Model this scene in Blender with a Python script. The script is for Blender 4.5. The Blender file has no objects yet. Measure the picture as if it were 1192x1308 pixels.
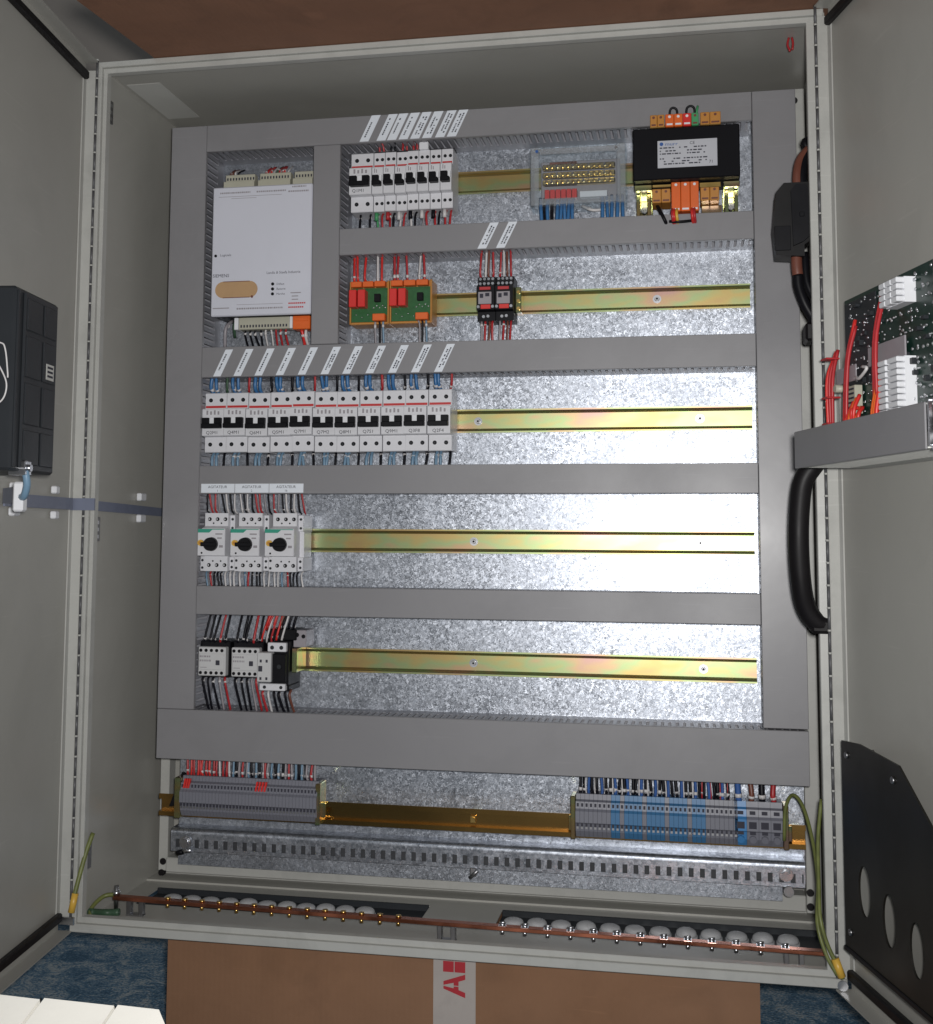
import bpy, bmesh, math, random
from mathutils import Vector, Matrix
random.seed(7)
S = bpy.context.scene
COL = S.collection

# ------------------------------------------------------------------ camera, world, lamps, exposure
def setup():
    C = Vector((0.819585, -1.590035, 0.532757))
    yaw, pit, rol, f = -0.198633, 0.091936, 0.005474, 1583.967
    fw = Vector((math.sin(yaw)*math.cos(pit), math.cos(yaw)*math.cos(pit), math.sin(pit)))
    rt = Vector((math.cos(yaw), -math.sin(yaw), 0)); up = rt.cross(fw)
    R = rt*math.cos(rol) + up*math.sin(rol); U = -rt*math.sin(rol) + up*math.cos(rol)
    cd = bpy.data.cameras.new('camera'); cam = bpy.data.objects.new('camera', cd); COL.objects.link(cam)
    cam.matrix_world = Matrix(((R.x, U.x, -fw.x, C.x), (R.y, U.y, -fw.y, C.y), (R.z, U.z, -fw.z, C.z), (0, 0, 0, 1)))
    cd.sensor_fit = 'HORIZONTAL'; cd.sensor_width = 36; cd.lens = f/1192*36
    cd.shift_x = (596-558.351)/1192; cd.shift_y = -(654-536.05)/1192
    cd.clip_start = 0.02; cd.clip_end = 100
    S.camera = cam
    w = bpy.data.worlds.new('World'); S.world = w; w.use_nodes = True
    bg = w.node_tree.nodes['Background']; bg.inputs[0].default_value = (0.86, 0.93, 1.0, 1); bg.inputs[1].default_value = 0.065
    # the camera's own flash, close beside the lens
    ld = bpy.data.lights.new('camera_flash', 'SPOT'); ld.energy = 74; ld.spot_size = math.radians(104); ld.spot_blend = 1.0; ld.shadow_soft_size = 0.022; ld.color = (1.0, 0.985, 0.97)
    lo = bpy.data.objects.new('camera_flash', ld); lo.location = C + R*0.026 + U*0.026; COL.objects.link(lo)
    lo.rotation_euler = fw.to_track_quat('-Z', 'Y').to_euler()
    # soft room light from the ceiling behind the photographer
    ad = bpy.data.lights.new('room_light', 'AREA'); ad.energy = 5; ad.shape = 'RECTANGLE'; ad.size = 1.6; ad.size_y = 1.0; ad.color = (0.9, 0.95, 1.0)
    ao = bpy.data.objects.new('room_light', ad); ao.location = (-0.3, -2.6, 2.5); COL.objects.link(ao)
    ao.rotation_euler = (Vector((0.5, 0, 0.4))-Vector(ao.location)).to_track_quat('-Z', 'Y').to_euler()
    S.view_settings.view_transform = 'Standard'; S.view_settings.look = 'None'
    S.view_settings.exposure = 0.08; S.view_settings.gamma = 1.0; S.view_settings.use_curve_mapping = False
setup()

# ------------------------------------------------------------------ materials
def nt(name):
    m = bpy.data.materials.new(name); m.use_nodes = True
    return m, m.node_tree.nodes, m.node_tree.links, m.node_tree.nodes['Principled BSDF']
def mat(name, col, rough=0.5, metal=0.0, var=0.12, vs=60, bump=0.0, bs=400, coat=0.0, spec=0.5, wear=0.0, ws=5.0, bd=0.0006, smear=0.0):
    m, N, L, p = nt(name)
    p.inputs['Roughness'].default_value = rough; p.inputs['Metallic'].default_value = metal
    p.inputs['Coat Weight'].default_value = coat; p.inputs['Specular IOR Level'].default_value = spec
    tc = N.new('ShaderNodeTexCoord')
    n = N.new('ShaderNodeTexNoise'); n.inputs['Scale'].default_value = vs; n.inputs['Detail'].default_value = 4
    L.new(tc.outputs['Object'], n.inputs['Vector'])
    r = N.new('ShaderNodeMixRGB'); r.blend_type = 'MIX'
    r.inputs[1].default_value = (*[c*(1-var) for c in col], 1); r.inputs[2].default_value = (*[min(1, c*(1+var)) for c in col], 1)
    L.new(n.outputs['Fac'], r.inputs[0])
    out = r.outputs[0]
    if wear:      # blotchy dirt and handling marks with shapes of their own, plus fine scratches
        w1 = N.new('ShaderNodeTexNoise'); w1.inputs['Scale'].default_value = ws; w1.inputs['Detail'].default_value = 8; w1.inputs['Roughness'].default_value = .65; w1.inputs['Distortion'].default_value = .6
        L.new(tc.outputs['Object'], w1.inputs['Vector'])
        k = N.new('ShaderNodeMapRange'); k.inputs[1].default_value = .5; k.inputs[2].default_value = .72; k.inputs[3].default_value = 0; k.inputs[4].default_value = wear; L.new(w1.outputs['Fac'], k.inputs[0])
        x = N.new('ShaderNodeMixRGB'); x.inputs[2].default_value = (*[c*.55 for c in col], 1); L.new(k.outputs[0], x.inputs[0]); L.new(out, x.inputs[1])
        mp = N.new('ShaderNodeMapping'); mp.inputs['Rotation'].default_value = (.4, .3, .5); mp.inputs['Scale'].default_value = (9, 9, 260); L.new(tc.outputs['Object'], mp.inputs[0])
        w2 = N.new('ShaderNodeTexNoise'); w2.inputs['Scale'].default_value = 1.0; w2.inputs['Detail'].default_value = 2; L.new(mp.outputs[0], w2.inputs['Vector'])
        k2 = N.new('ShaderNodeMapRange'); k2.inputs[1].default_value = .68; k2.inputs[2].default_value = .74; k2.inputs[4].default_value = wear*.8; L.new(w2.outputs['Fac'], k2.inputs[0])
        x2 = N.new('ShaderNodeMixRGB'); x2.inputs[2].default_value = (*[min(1, c*1.35) for c in col], 1); L.new(k2.outputs[0], x2.inputs[0]); L.new(x.outputs[0], x2.inputs[1]); out = x2.outputs[0]
    L.new(out, p.inputs['Base Color'])
    mr = N.new('ShaderNodeMapRange'); mr.inputs[1].default_value = .3; mr.inputs[2].default_value = .7
    mr.inputs[3].default_value = max(0.03, rough*(0.85-smear)); mr.inputs[4].default_value = min(1, rough*(1.15+smear))
    n2 = N.new('ShaderNodeTexNoise'); n2.inputs['Scale'].default_value = vs*0.37; n2.inputs['Detail'].default_value = 5
    L.new(tc.outputs['Object'], n2.inputs['Vector']); L.new(n2.outputs['Fac'], mr.inputs[0]); L.new(mr.outputs[0], p.inputs['Roughness'])
    if bump:
        b = N.new('ShaderNodeBump'); b.inputs['Strength'].default_value = bump; b.inputs['Distance'].default_value = bd
        n3 = N.new('ShaderNodeTexNoise'); n3.inputs['Scale'].default_value = bs; n3.inputs['Detail'].default_value = 3
        L.new(tc.outputs['Object'], n3.inputs['Vector']); L.new(n3.outputs['Fac'], b.inputs['Height']); L.new(b.outputs[0], p.inputs['Normal'])
    return m
def galvanised(name, tilt, scale, r0, r1, metal=0.85):
    m, N, L, p = nt(name)
    tc = N.new('ShaderNodeTexCoord'); geo = N.new('ShaderNodeNewGeometry')
    v = N.new('ShaderNodeTexVoronoi'); v.inputs['Scale'].default_value = scale; v.inputs['Randomness'].default_value = 1
    nz = N.new('ShaderNodeTexNoise'); nz.inputs['Scale'].default_value = scale*0.8
    mx = N.new('ShaderNodeMixRGB'); mx.inputs[0].default_value = 0.012
    L.new(tc.outputs['Object'], mx.inputs[1]); L.new(nz.outputs['Color'], mx.inputs[2]); L.new(tc.outputs['Object'], nz.inputs['Vector'])
    L.new(mx.outputs[0], v.inputs['Vector'])
    sub = N.new('ShaderNodeVectorMath'); sub.operation = 'SUBTRACT'; sub.inputs[1].default_value = (.5, .5, .5); L.new(v.outputs['Color'], sub.inputs[0])
    sc = N.new('ShaderNodeVectorMath'); sc.operation = 'SCALE'; sc.inputs[3].default_value = tilt; L.new(sub.outputs[0], sc.inputs[0])
    ad = N.new('ShaderNodeVectorMath'); ad.operation = 'ADD'; L.new(geo.outputs['Normal'], ad.inputs[0]); L.new(sc.outputs[0], ad.inputs[1])
    nm = N.new('ShaderNodeVectorMath'); nm.operation = 'NORMALIZE'; L.new(ad.outputs[0], nm.inputs[0]); L.new(nm.outputs[0], p.inputs['Normal'])
    sep = N.new('ShaderNodeSeparateColor'); L.new(v.outputs['Color'], sep.inputs[0])
    rr = N.new('ShaderNodeMapRange'); rr.inputs[3].default_value = r0; rr.inputs[4].default_value = r1; L.new(sep.outputs[0], rr.inputs[0]); sm = N.new('ShaderNodeTexNoise'); sm.inputs['Scale'].default_value = 9; sm.inputs['Detail'].default_value = 7; sm.inputs['Distortion'].default_value = .8; L.new(tc.outputs['Object'], sm.inputs['Vector'])
    s2 = N.new('ShaderNodeMapRange'); s2.inputs[1].default_value = .35; s2.inputs[2].default_value = .7; s2.inputs[3].default_value = -.04; s2.inputs[4].default_value = .09; L.new(sm.outputs['Fac'], s2.inputs[0])
    sa = N.new('ShaderNodeMath'); sa.operation = 'ADD'; L.new(rr.outputs[0], sa.inputs[0]); L.new(s2.outputs[0], sa.inputs[1]); L.new(sa.outputs[0], p.inputs['Roughness'])
    cr = N.new('ShaderNodeMixRGB'); cr.inputs[1].default_value = (.29, .315, .36, 1); cr.inputs[2].default_value = (.55, .58, .64, 1)
    L.new(sep.outputs[1], cr.inputs[0]); L.new(cr.outputs[0], p.inputs['Base Color'])
    p.inputs['Metallic'].default_value = metal
    return m
def passivated(name, rough=0.3, k=1.0):
    m, N, L, p = nt(name)
    tc = N.new('ShaderNodeTexCoord'); mp = N.new('ShaderNodeMapping'); mp.inputs['Scale'].default_value = (7, 25, 18)
    n = N.new('ShaderNodeTexNoise'); n.inputs['Scale'].default_value = 1.3; n.inputs['Detail'].default_value = 3
    L.new(tc.outputs['Object'], mp.inputs[0]); L.new(mp.outputs[0], n.inputs['Vector'])
    cr = N.new('ShaderNodeValToRGB'); e = cr.color_ramp.elements
    e[0].position = .3; e[0].color = (*[c*k for c in (.60, .39, .20)], 1); e[1].position = .72; e[1].color = (*[c*k for c in (.60, .38, .32)], 1)
    for ps, c in ((.42, (.62*k, .48*k, .20*k, 1)), (.52, (.44*k, .54*k, .27*k, 1)), (.62, (.63*k, .44*k, .26*k, 1))):
        q = e.new(ps); q.color = c
    L.new(n.outputs['Fac'], cr.inputs[0]); L.new(cr.outputs[0], p.inputs['Base Color'])
    p.inputs['Metallic'].default_value = .9; p.inputs['Roughness'].default_value = rough
    return m
M = {}
M['paint'] = mat('light_grey_paint', (.395, .388, .356), .38, vs=9, var=.05, bump=.35, bs=26, bd=.0007, wear=.22, ws=4, smear=.15)
M['rim'] = mat('pale_grey_paint', (.44, .44, .415), .42, vs=14, var=.07, bump=.1, bs=900, wear=.35, ws=14, smear=.1)
M['duct'] = mat('grey_pvc', (.232, .228, .238), .40, vs=7, var=.05, bump=.5, bs=15, bd=.0006, wear=.2, ws=7, smear=.2)
M['comb'] = mat('grey_pvc_comb', (.26, .262, .29), .4, vs=9, var=.05)
M['galv'] = galvanised('galvanised_sheet', .115, 430, .30, .45)
M['galv2'] = galvanised('galvanised_channel', .03, 300, .28, .40)
M['gold'] = passivated('yellow_passivated_zinc', .38, .74)
M['golddk'] = passivated('yellow_passivated_bracket', .22, .85)
M['gold6'] = mat('deep_rail_zinc', (.46, .27, .085), .24, 1, var=.3, vs=9)
M['zinc'] = mat('bright_zinc', (.62, .63, .66), .28, 1, var=.1)
M['steel'] = mat('dull_steel', (.34, .34, .35), .4, 1, var=.15)
M['hingem'] = mat('dark_hinge', (.11, .11, .115), .5, .3, var=.15)
M['liner'] = mat('dark_liner', (.035, .037, .042), .6, var=.4, vs=50)  # near-black colour standing in for the shade inside the slotted channel
M['brass'] = mat('brass', (.70, .47, .16), .28, 1, var=.15)
M['brassl'] = mat('pale_brass', (.80, .64, .30), .25, 1, var=.12)
M['copper'] = mat('copper_bar', (.50, .19, .115), .38, 1, var=.3, vs=45, wear=.75, ws=30, smear=.3)
M['mcb'] = mat('breaker_plastic', (.66, .66, .69), .42, var=.03, vs=30)
M['face'] = mat('grey_white_plastic', (.54, .54, .545), .45, var=.05, vs=40)
M['seat'] = mat('warm_white_plastic', (.80, .78, .72), .4, var=.04, vs=20, bump=.3, bs=60, wear=.15, ws=14)
M['white'] = mat('white_plastic', (.74, .75, .78), .42, var=.03, vs=30)
M['ctrl'] = mat('controller_cover', (.60, .61, .68), .5, var=.03, vs=12, bump=.3, bs=20, wear=.1, ws=10)
M['paper'] = mat('label_paper', (.72, .76, .82), .6, var=.03)
M['plate'] = mat('silver_rating_label', (.50, .51, .55), .4, var=.05)
M['sticker'] = mat('pale_sticker', (.56, .56, .53), .5, var=.03)
M['black'] = mat('black_plastic', (.006, .006, .008), .45, var=.3, spec=.18)
M['blackb'] = mat('dark_grey_plastic', (.022, .025, .029), .45, var=.15, vs=20, bump=.1, spec=.3)
M['darkplate'] = mat('black_coated_sheet', (.012, .011, .009), .42, var=.2, vs=14, spec=.35, bump=.4, bs=10, wear=.4, ws=12, smear=.25)
M['ferrite'] = mat('ferrite_shell', (.010, .0095, .010), .5, var=.3, spec=.22, bump=.2, bs=60)
M['rubber'] = mat('black_rubber', (.007, .006, .007), .5, var=.3, spec=.25)
M['ink'] = mat('dark_ink', (.03, .03, .045), .7, var=.1)
M['inkblue'] = mat('blue_ink', (.03, .10, .32), .7, var=.1)
M['red'] = mat('red_print', (.50, .03, .03), .5, var=.1)
M['redlogo'] = mat('red_logo', (.40, .02, .03), .6, var=.06)
M['wred'] = mat('red_wire', (.42, .025, .03), .4, var=.2)
M['wredb'] = mat('bright_red_wire', (.62, .03, .025), .38, var=.2)
M['wblue'] = mat('blue_wire', (.045, .16, .36), .4, var=.15)
M['wlblue'] = mat('pale_blue_wire', (.16, .27, .38), .42, var=.12)
M['wblack'] = mat('black_wire', (.006, .006, .010), .45, var=.2, spec=.2)
M['wwhite'] = mat('white_wire', (.62, .60, .60), .4, var=.1)
M['wgrey'] = mat('grey_wire', (.30, .28, .30), .45, var=.1)
M['wbrown'] = mat('brown_cable', (.16, .055, .036), .45, var=.15)
M['wgreen'] = mat('green_sleeve', (.06, .30, .12), .5, var=.1)
M['ygreen'] = mat('green_yellow_wire', (.15, .17, .05), .45, var=.5, vs=70)
M['dkgreen'] = mat('dark_green_wire', (.04, .09, .05), .5, var=.3)
M['flat'] = mat('grey_blue_flat_cable', (.17, .19, .26), .4, var=.15)
M['tblue'] = mat('blue_terminal', (.05, .20, .44), .42, var=.06)
M['tblue2'] = mat('thin_blue_terminal', (.05, .165, .33), .45, var=.06)
M['tgrey'] = mat('grey_terminal', (.175, .178, .212), .45, var=.06)
M['orange'] = mat('orange_plastic', (.72, .13, .02), .42, var=.08)
M['amber'] = mat('amber_plastic', (.50, .22, .045), .42, var=.12)
M['redrelay'] = mat('red_relay', (.66, .035, .03), .35, var=.05)
M['pcb'] = mat('green_circuit_board', (.025, .115, .035), .38, var=.35, vs=160)
M['pcbdk'] = mat('dark_circuit_board', (.008, .030, .022), .35, var=.5, vs=120)
M['teal'] = mat('green_print', (.03, .30, .21), .5, var=.05)
M['yellow'] = mat('yellow_button', (.66, .40, .06), .4, var=.05)
M['beige'] = mat('beige_plastic', (.42, .41, .33), .45, var=.06)
M['ovalc'] = mat('tan_window', (.46, .29, .15), .5, var=.08)
M['lami'] = mat('black_laminations', (.004, .004, .006), .6, var=.3, vs=20, spec=.15)
M['card'] = mat('brown_cardboard', (.25, .13, .070), .8, var=.12, vs=16, bump=.5, bs=120, wear=.3, ws=9)
M['cardtop'] = mat('dark_cardboard', (.215, .105, .062), .8, var=.25, vs=7, bump=.5, bs=120, wear=.6, ws=7)
def fluted(m, scale):
    N, L = m.node_tree.nodes, m.node_tree.links; p = N['Principled BSDF']; tc = N.new('ShaderNodeTexCoord')
    w = N.new('ShaderNodeTexWave'); w.bands_direction = 'X'; w.inputs['Scale'].default_value = scale; w.inputs['Distortion'].default_value = .6; w.inputs['Detail'].default_value = 2; L.new(tc.outputs['Object'], w.inputs[0])
    c = N.new('ShaderNodeTexNoise'); c.inputs['Scale'].default_value = 6; c.inputs['Detail'].default_value = 6; L.new(tc.outputs['Object'], c.inputs[0])
    b1 = N.new('ShaderNodeBump'); b1.inputs['Strength'].default_value = .10; b1.inputs['Distance'].default_value = .0006; L.new(w.outputs['Fac'], b1.inputs['Height'])
    b2 = N.new('ShaderNodeBump'); b2.inputs['Strength'].default_value = .9; b2.inputs['Distance'].default_value = .006; L.new(c.outputs['Fac'], b2.inputs['Height']); L.new(b1.outputs[0], b2.inputs['Normal'])
    for l in list(p.inputs['Normal'].links): L.remove(l)
    L.new(b2.outputs[0], p.inputs['Normal'])
fluted(M['card'], 42); fluted(M['cardtop'], 42)
M['tape'] = mat('white_tape', (.43, .385, .355), .35, var=.06, vs=20, bump=.6, bs=40, bd=.001, wear=.25, ws=20)
M['dome'] = mat('grey_grommet', (.40, .405, .415), .5, var=.15, vs=60, wear=.5, ws=70, spec=.35)
M['wall'] = mat('grey_wall', (.50, .455, .41), .8, var=.08, vs=4)
def carpet():
    m, N, L, p = nt('blue_carpet'); tc = N.new('ShaderNodeTexCoord')
    a = N.new('ShaderNodeTexNoise'); a.inputs['Scale'].default_value = 20; a.inputs['Detail'].default_value = 6; a.inputs['Roughness'].default_value = .75; a.inputs['Distortion'].default_value = 1.2
    f = N.new('ShaderNodeTexNoise'); f.inputs['Scale'].default_value = 260; f.inputs['Detail'].default_value = 2
    L.new(tc.outputs['Object'], a.inputs[0]); L.new(tc.outputs['Object'], f.inputs[0])
    c = N.new('ShaderNodeValToRGB'); e = c.color_ramp.elements
    e[0].position = .42; e[0].color = (.06, .14, .23, 1); e[1].position = .60; e[1].color = (.46, .52, .55, 1); q = e.new(.51); q.color = (.14, .26, .38, 1)
    x = N.new('ShaderNodeMath'); x.operation = 'MULTIPLY_ADD'; x.inputs[1].default_value = .35; L.new(f.outputs['Fac'], x.inputs[0])
    y = N.new('ShaderNodeMath'); y.operation = 'MULTIPLY'; y.inputs[1].default_value = .68; L.new(a.outputs['Fac'], y.inputs[0]); L.new(y.outputs[0], x.inputs[2])
    L.new(x.outputs[0], c.inputs[0]); L.new(c.outputs[0], p.inputs['Base Color']); p.inputs['Roughness'].default_value = .95
    b = N.new('ShaderNodeBump'); b.inputs['Strength'].default_value = 1; b.inputs['Distance'].default_value = .004; L.new(f.outputs['Fac'], b.inputs['Height']); L.new(b.outputs[0], p.inputs['Normal'])
    return m
M['carpet'] = carpet()
def clear(name='clear_cover', k=.05):
    m, N, L, p = nt(name); o = N['Material Output']
    t = N.new('ShaderNodeBsdfTransparent'); t.inputs[0].default_value = (.94, .96, .97, 1)
    g = N.new('ShaderNodeBsdfGlossy'); g.inputs['Roughness'].default_value = .12; g.inputs[0].default_value = (.9, .92, .95, 1)
    d = N.new('ShaderNodeBsdfDiffuse'); d.inputs[0].default_value = (.9, .92, .95, 1)
    a = N.new('ShaderNodeMixShader'); a.inputs[0].default_value = .5; L.new(g.outputs[0], a.inputs[1]); L.new(d.outputs[0], a.inputs[2])
    x = N.new('ShaderNodeMixShader'); x.inputs[0].default_value = k; L.new(t.outputs[0], x.inputs[1]); L.new(a.outputs[0], x.inputs[2])
    L.new(x.outputs[0], o.inputs[0]); return m
M['clear'] = clear()
M['clearf'] = clear('clear_cover_rim', .22)

# ------------------------------------------------------------------ mesh helpers (millimetres)
class MB:
    def __init__(s, xf=None): s.v = []; s.f = []; s.sm = []; s.mi = []; s.k = 0; s.xf = xf
    def add(s, vs, fs, smooth=False):
        o = len(s.v)
        s.v += [s.xf @ Vector(p) if s.xf else Vector(p) for p in vs]
        for q in fs:
            s.f.append([i+o for i in q]); s.sm.append(smooth); s.mi.append(s.k)
        return s
    def box(s, x0, x1, y0, y1, z0, z1, b=0.0):
        lo, hi = (x0, y0, z0), (x1, y1, z1)
        if b <= 0:
            vs = [(x, y, z) for x in (x0, x1) for y in (y0, y1) for z in (z0, z1)]
            return s.add(vs, [(0, 1, 3, 2), (4, 6, 7, 5), (0, 4, 5, 1), (2, 3, 7, 6), (0, 2, 6, 4), (1, 5, 7, 3)])
        vs = []; idx = {}
        for c in range(8):
            bit = ((c >> 2) & 1, (c >> 1) & 1, c & 1)
            for a in range(3):
                p = [0, 0, 0]
                for k in range(3):
                    e = hi[k] if bit[k] else lo[k]
                    if k != a: e += -b if bit[k] else b
                    p[k] = e
                idx[c, a] = len(vs); vs.append(p)
        fs = []
        w = (4, 2, 1)
        for a in range(3):
            o1, o2 = w[(a+1) % 3], w[(a+2) % 3]
            for side in (0, 1):
                base = w[a] if side else 0
                q = [base, base+o1, base+o1+o2, base+o2]
                fs.append([idx[c, a] for c in q])
        for a in range(3):      # edges along axis a
            a1, a2 = (a+1) % 3, (a+2) % 3
            for b1 in (0, 1):
                for b2 in (0, 1):
                    c0 = (w[a1] if b1 else 0)+(w[a2] if b2 else 0); c1 = c0+w[a]
                    fs.append([idx[c0, a1], idx[c1, a1], idx[c1, a2], idx[c0, a2]])
        for c in range(8): fs.append([idx[c, 0], idx[c, 1], idx[c, 2]])
        return s.add(vs, fs)
    def prism(s, poly, axis, a0, a1):
        n = len(poly)
        def P(u, v, a): return {'x': (a, u, v), 'y': (u, a, v), 'z': (u, v, a)}[axis]
        vs = [P(u, v, a0) for u, v in poly]+[P(u, v, a1) for u, v in poly]
        fs = [list(range(n))[::-1], [i+n for i in range(n)]]+[[i, (i+1) % n, (i+1) % n+n, i+n] for i in range(n)]
        return s.add(vs, fs)
    def cyl(s, p0, p1, r, n=12, r2=None):
        p0 = Vector(p0); p1 = Vector(p1); r2 = r if r2 is None else r2
        d = (p1-p0).normalized(); a = d.orthogonal().normalized(); b = d.cross(a)
        cs = [(math.cos(2*math.pi*i/n), math.sin(2*math.pi*i/n)) for i in range(n)]
        vs = [p0+(a*c+b*q)*r for c, q in cs]+[p1+(a*c+b*q)*r2 for c, q in cs]
        s.add(vs, [[i, (i+1) % n, (i+1) % n+n, i+n] for i in range(n)], True)
        o = len(s.v)-2*n
        s.f += [[o+i for i in range(n)][::-1], [o+n+i for i in range(n)]]; s.sm += [False, False]; s.mi += [s.k, s.k]
        return s
    def tube(s, pts, r, n=8, sub=5):
        pts = [Vector(p) for p in pts]
        if len(pts) > 2 and sub > 1:
            out = []; q = [pts[0]*2-pts[1]]+pts+[pts[-1]*2-pts[-2]]
            for i in range(1, len(q)-2):
                for k in range(sub):
                    t = k/sub
                    out.append(.5*((2*q[i])+(q[i+1]-q[i-1])*t+(2*q[i-1]-5*q[i]+4*q[i+1]-q[i+2])*t*t+(3*q[i]-q[i-1]-3*q[i+1]+q[i+2])*t**3))
            pts = out+[pts[-1]]
        vs = []; a = None
        for i, p in enumerate(pts):
            d = (pts[min(i+1, len(pts)-1)]-pts[max(i-1, 0)]).normalized()
            a = d.orthogonal().normalized() if a is None else (a-d*a.dot(d)).normalized()
            b = d.cross(a)
            vs += [p+(a*math.cos(2*math.pi*k/n)+b*math.sin(2*math.pi*k/n))*r for k in range(n)]
        m = len(pts)
        s.add(vs, [[i*n+k, i*n+(k+1) % n, (i+1)*n+(k+1) % n, (i+1)*n+k] for i in range(m-1) for k in range(n)], True)
        o = len(s.v)-m*n
        s.f += [[o+k for k in range(n)][::-1], [o+(m-1)*n+k for k in range(n)]]; s.sm += [False, False]; s.mi += [s.k, s.k]
        return s
    def ell(s, c, rx, ry, rz, nu=14, nv=8, half=False):
        vs = []; v0 = 0.0 if half else -math.pi/2
        for j in range(nv+1):
            t = v0+(math.pi/2-v0)*j/nv
            for i in range(nu):
                a = 2*math.pi*i/nu
                vs.append((c[0]+rx*math.cos(t)*math.cos(a), c[1]+ry*math.cos(t)*math.sin(a), c[2]+rz*math.sin(t)))
        return s.add(vs, [[j*nu+i, j*nu+(i+1) % nu, (j+1)*nu+(i+1) % nu, (j+1)*nu+i] for j in range(nv) for i in range(nu)], True)
ORG = {}
def part(parent, name, mb, mats, label=None, kind=None, loc=None):
    if isinstance(mats, str): mats = [mats]
    org = ORG[parent.name] if parent else Vector(loc or (0, 0, 0))
    me = bpy.data.meshes.new(name)
    me.from_pydata([(p-org)*0.001 for p in mb.v], [], mb.f)
    for k in mats: me.materials.append(M[k])
    me.polygons.foreach_set('use_smooth', mb.sm); me.polygons.foreach_set('material_index', mb.mi)
    bm = bmesh.new(); bm.from_mesh(me); bmesh.ops.recalc_face_normals(bm, faces=bm.faces); bm.to_mesh(me); bm.free(); me.update()
    o = bpy.data.objects.new(name, me); COL.objects.link(o)
    if parent: o.parent = parent
    else: o.location = org*0.001
    ORG[o.name] = org
    if label: o['label'] = label
    if kind: o['kind'] = kind
    return o
def thing(name, label, cat, loc, group=None):
    o = bpy.data.objects.new(name, None); COL.objects.link(o); o.empty_display_size = .02
    o.location = Vector(loc)*0.001; ORG[o.name] = Vector(loc)
    o['label'] = label; o['category'] = cat
    if group: o['group'] = group
    return o
def dup(root, dx, dz, label, dy=0.0):
    r = root.copy(); COL.objects.link(r); r.location = root.location+Vector((dx, dy, dz))*0.001; r['label'] = label
    ORG[r.name] = ORG[root.name]+Vector((dx, dy, dz))
    for ch in list(root.children):
        c = ch.copy(); COL.objects.link(c); c.parent = r
        for g in list(ch.children):
            d = g.copy(); COL.objects.link(d); d.parent = c
    return r
TXT = {}
def text(parent, body, x, y, z, size, m='ink', align='LEFT', xs=1.0, name='printed_text'):
    key = (body, align)
    if key not in TXT:
        c = bpy.data.curves.new('lettering', 'FONT'); c.body = body; c.size = 1; c.align_x = align; c.resolution_u = 2
        t = bpy.data.objects.new('lettering', c); COL.objects.link(t); bpy.context.view_layer.update()
        me = bpy.data.meshes.new_from_object(t.evaluated_get(bpy.context.evaluated_depsgraph_get()))
        TXT[key] = ([v.co.copy() for v in me.vertices], [list(p.vertices) for p in me.polygons])
        bpy.data.objects.remove(t); bpy.data.curves.remove(c); bpy.data.meshes.remove(me)
    vs, fs = TXT[key]; mb = MB()
    mb.add([(x+v.x*size*xs, y, z+v.y*size) for v in vs], fs)
    return part(parent, name, mb, m)
def wire(parent, pts, r, m, name='wire'):
    n = len(pts)-1; pts = [(p[0]+random.gauss(0, .9)*(i > 0), p[1]+random.gauss(0, 1.4)*(i > 0), p[2]) for i, p in enumerate(pts)]
    b = MB().tube(pts, r*random.uniform(.9, 1.08), 7, 4)
    if random.random() < .6:      # printed number sleeve near the terminal
        a, c = Vector(pts[0]), Vector(pts[1]); q = a.lerp(c, .55); d = (c-a).normalized(); b.k = 1; b.cyl(q, q+d*random.uniform(3, 5.5), r*1.28, 8)
    return part(parent, name, b, [m, 'wwhite'])
def struct(name, mb, m):
    o = part(None, name, mb, m); o['kind'] = 'structure'; return o

# ------------------------------------------------------------------ the setting
FL = -165
struct('floor', MB().box(-3500, 4500, -4200, 1600, FL-20, FL), 'carpet')
struct('wall', MB().box(-3500, 4500, 1600, 1680, FL, 3400), 'wall')

# ------------------------------------------------------------------ enclosure
cab = thing('electrical_cabinet', 'large pale grey steel control cabinet with both doors swung open', 'cabinet', (500, 150, 0))
b = MB(); b.box(0, 1000, 298.5, 300, 0, 1200); part(cab, 'back_wall', b, 'paint')
part(cab, 'side_wall', MB().box(0, 1.5, 8, 298, .5, 1199.5), 'paint')
part(cab, 'side_wall', MB().box(998.5, 1000, 8, 298, .5, 1199.5), 'paint')
part(cab, 'top_wall', MB().box(1.6, 998.4, 8, 298, 1198.4, 1199.9), 'paint')
b = MB()   # floor sheet with two long cable openings
b.box(1.6, 998.4, 8, 126, .2, 1.8); b.box(1.6, 998.4, 206, 298, .2, 1.8)
for x0, x1 in ((1.6, 36), (452, 556), (986, 998.4)): b.box(x0, x1, 126, 206, .2, 1.8)
b.box(1.6, 998.4, 240, 298, 1.8, 4.5)
part(cab, 'bottom_wall', b, 'paint')
b = MB()
for x0, x1 in ((3, 11), (989, 997)): b.box(x0, x1, -5, 12, 3, 1197, .8)
for x0, x1 in ((11, 17), (976.5, 989)): b.box(x0, x1, 0, 13, 12, 1188, .8)
for z0, z1 in ((0, 11), (1192, 1200)): b.box(2.5, 997.5, -5.6, 11.5, z0, z1, .8)
for z0, z1 in ((11, 19), (1184.5, 1192)): b.box(10.6, 989.4, -.6, 12.5, z0, z1, .8)
part(cab, 'front_rim', b, 'rim')
for a in ((10, 25, 262, 286), (976, 996.5, 250, 286)): part(cab, 'rear_post', MB().box(*a, 12, 1188, 1), 'rim')
b = MB(); b.box(25.3, 975.7, 255, 286, 12, 34, 1.5); b.box(12, 986, 276, 292, 4.6, 11.8, .5)
part(cab, 'rear_sill', b, 'rim')
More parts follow.
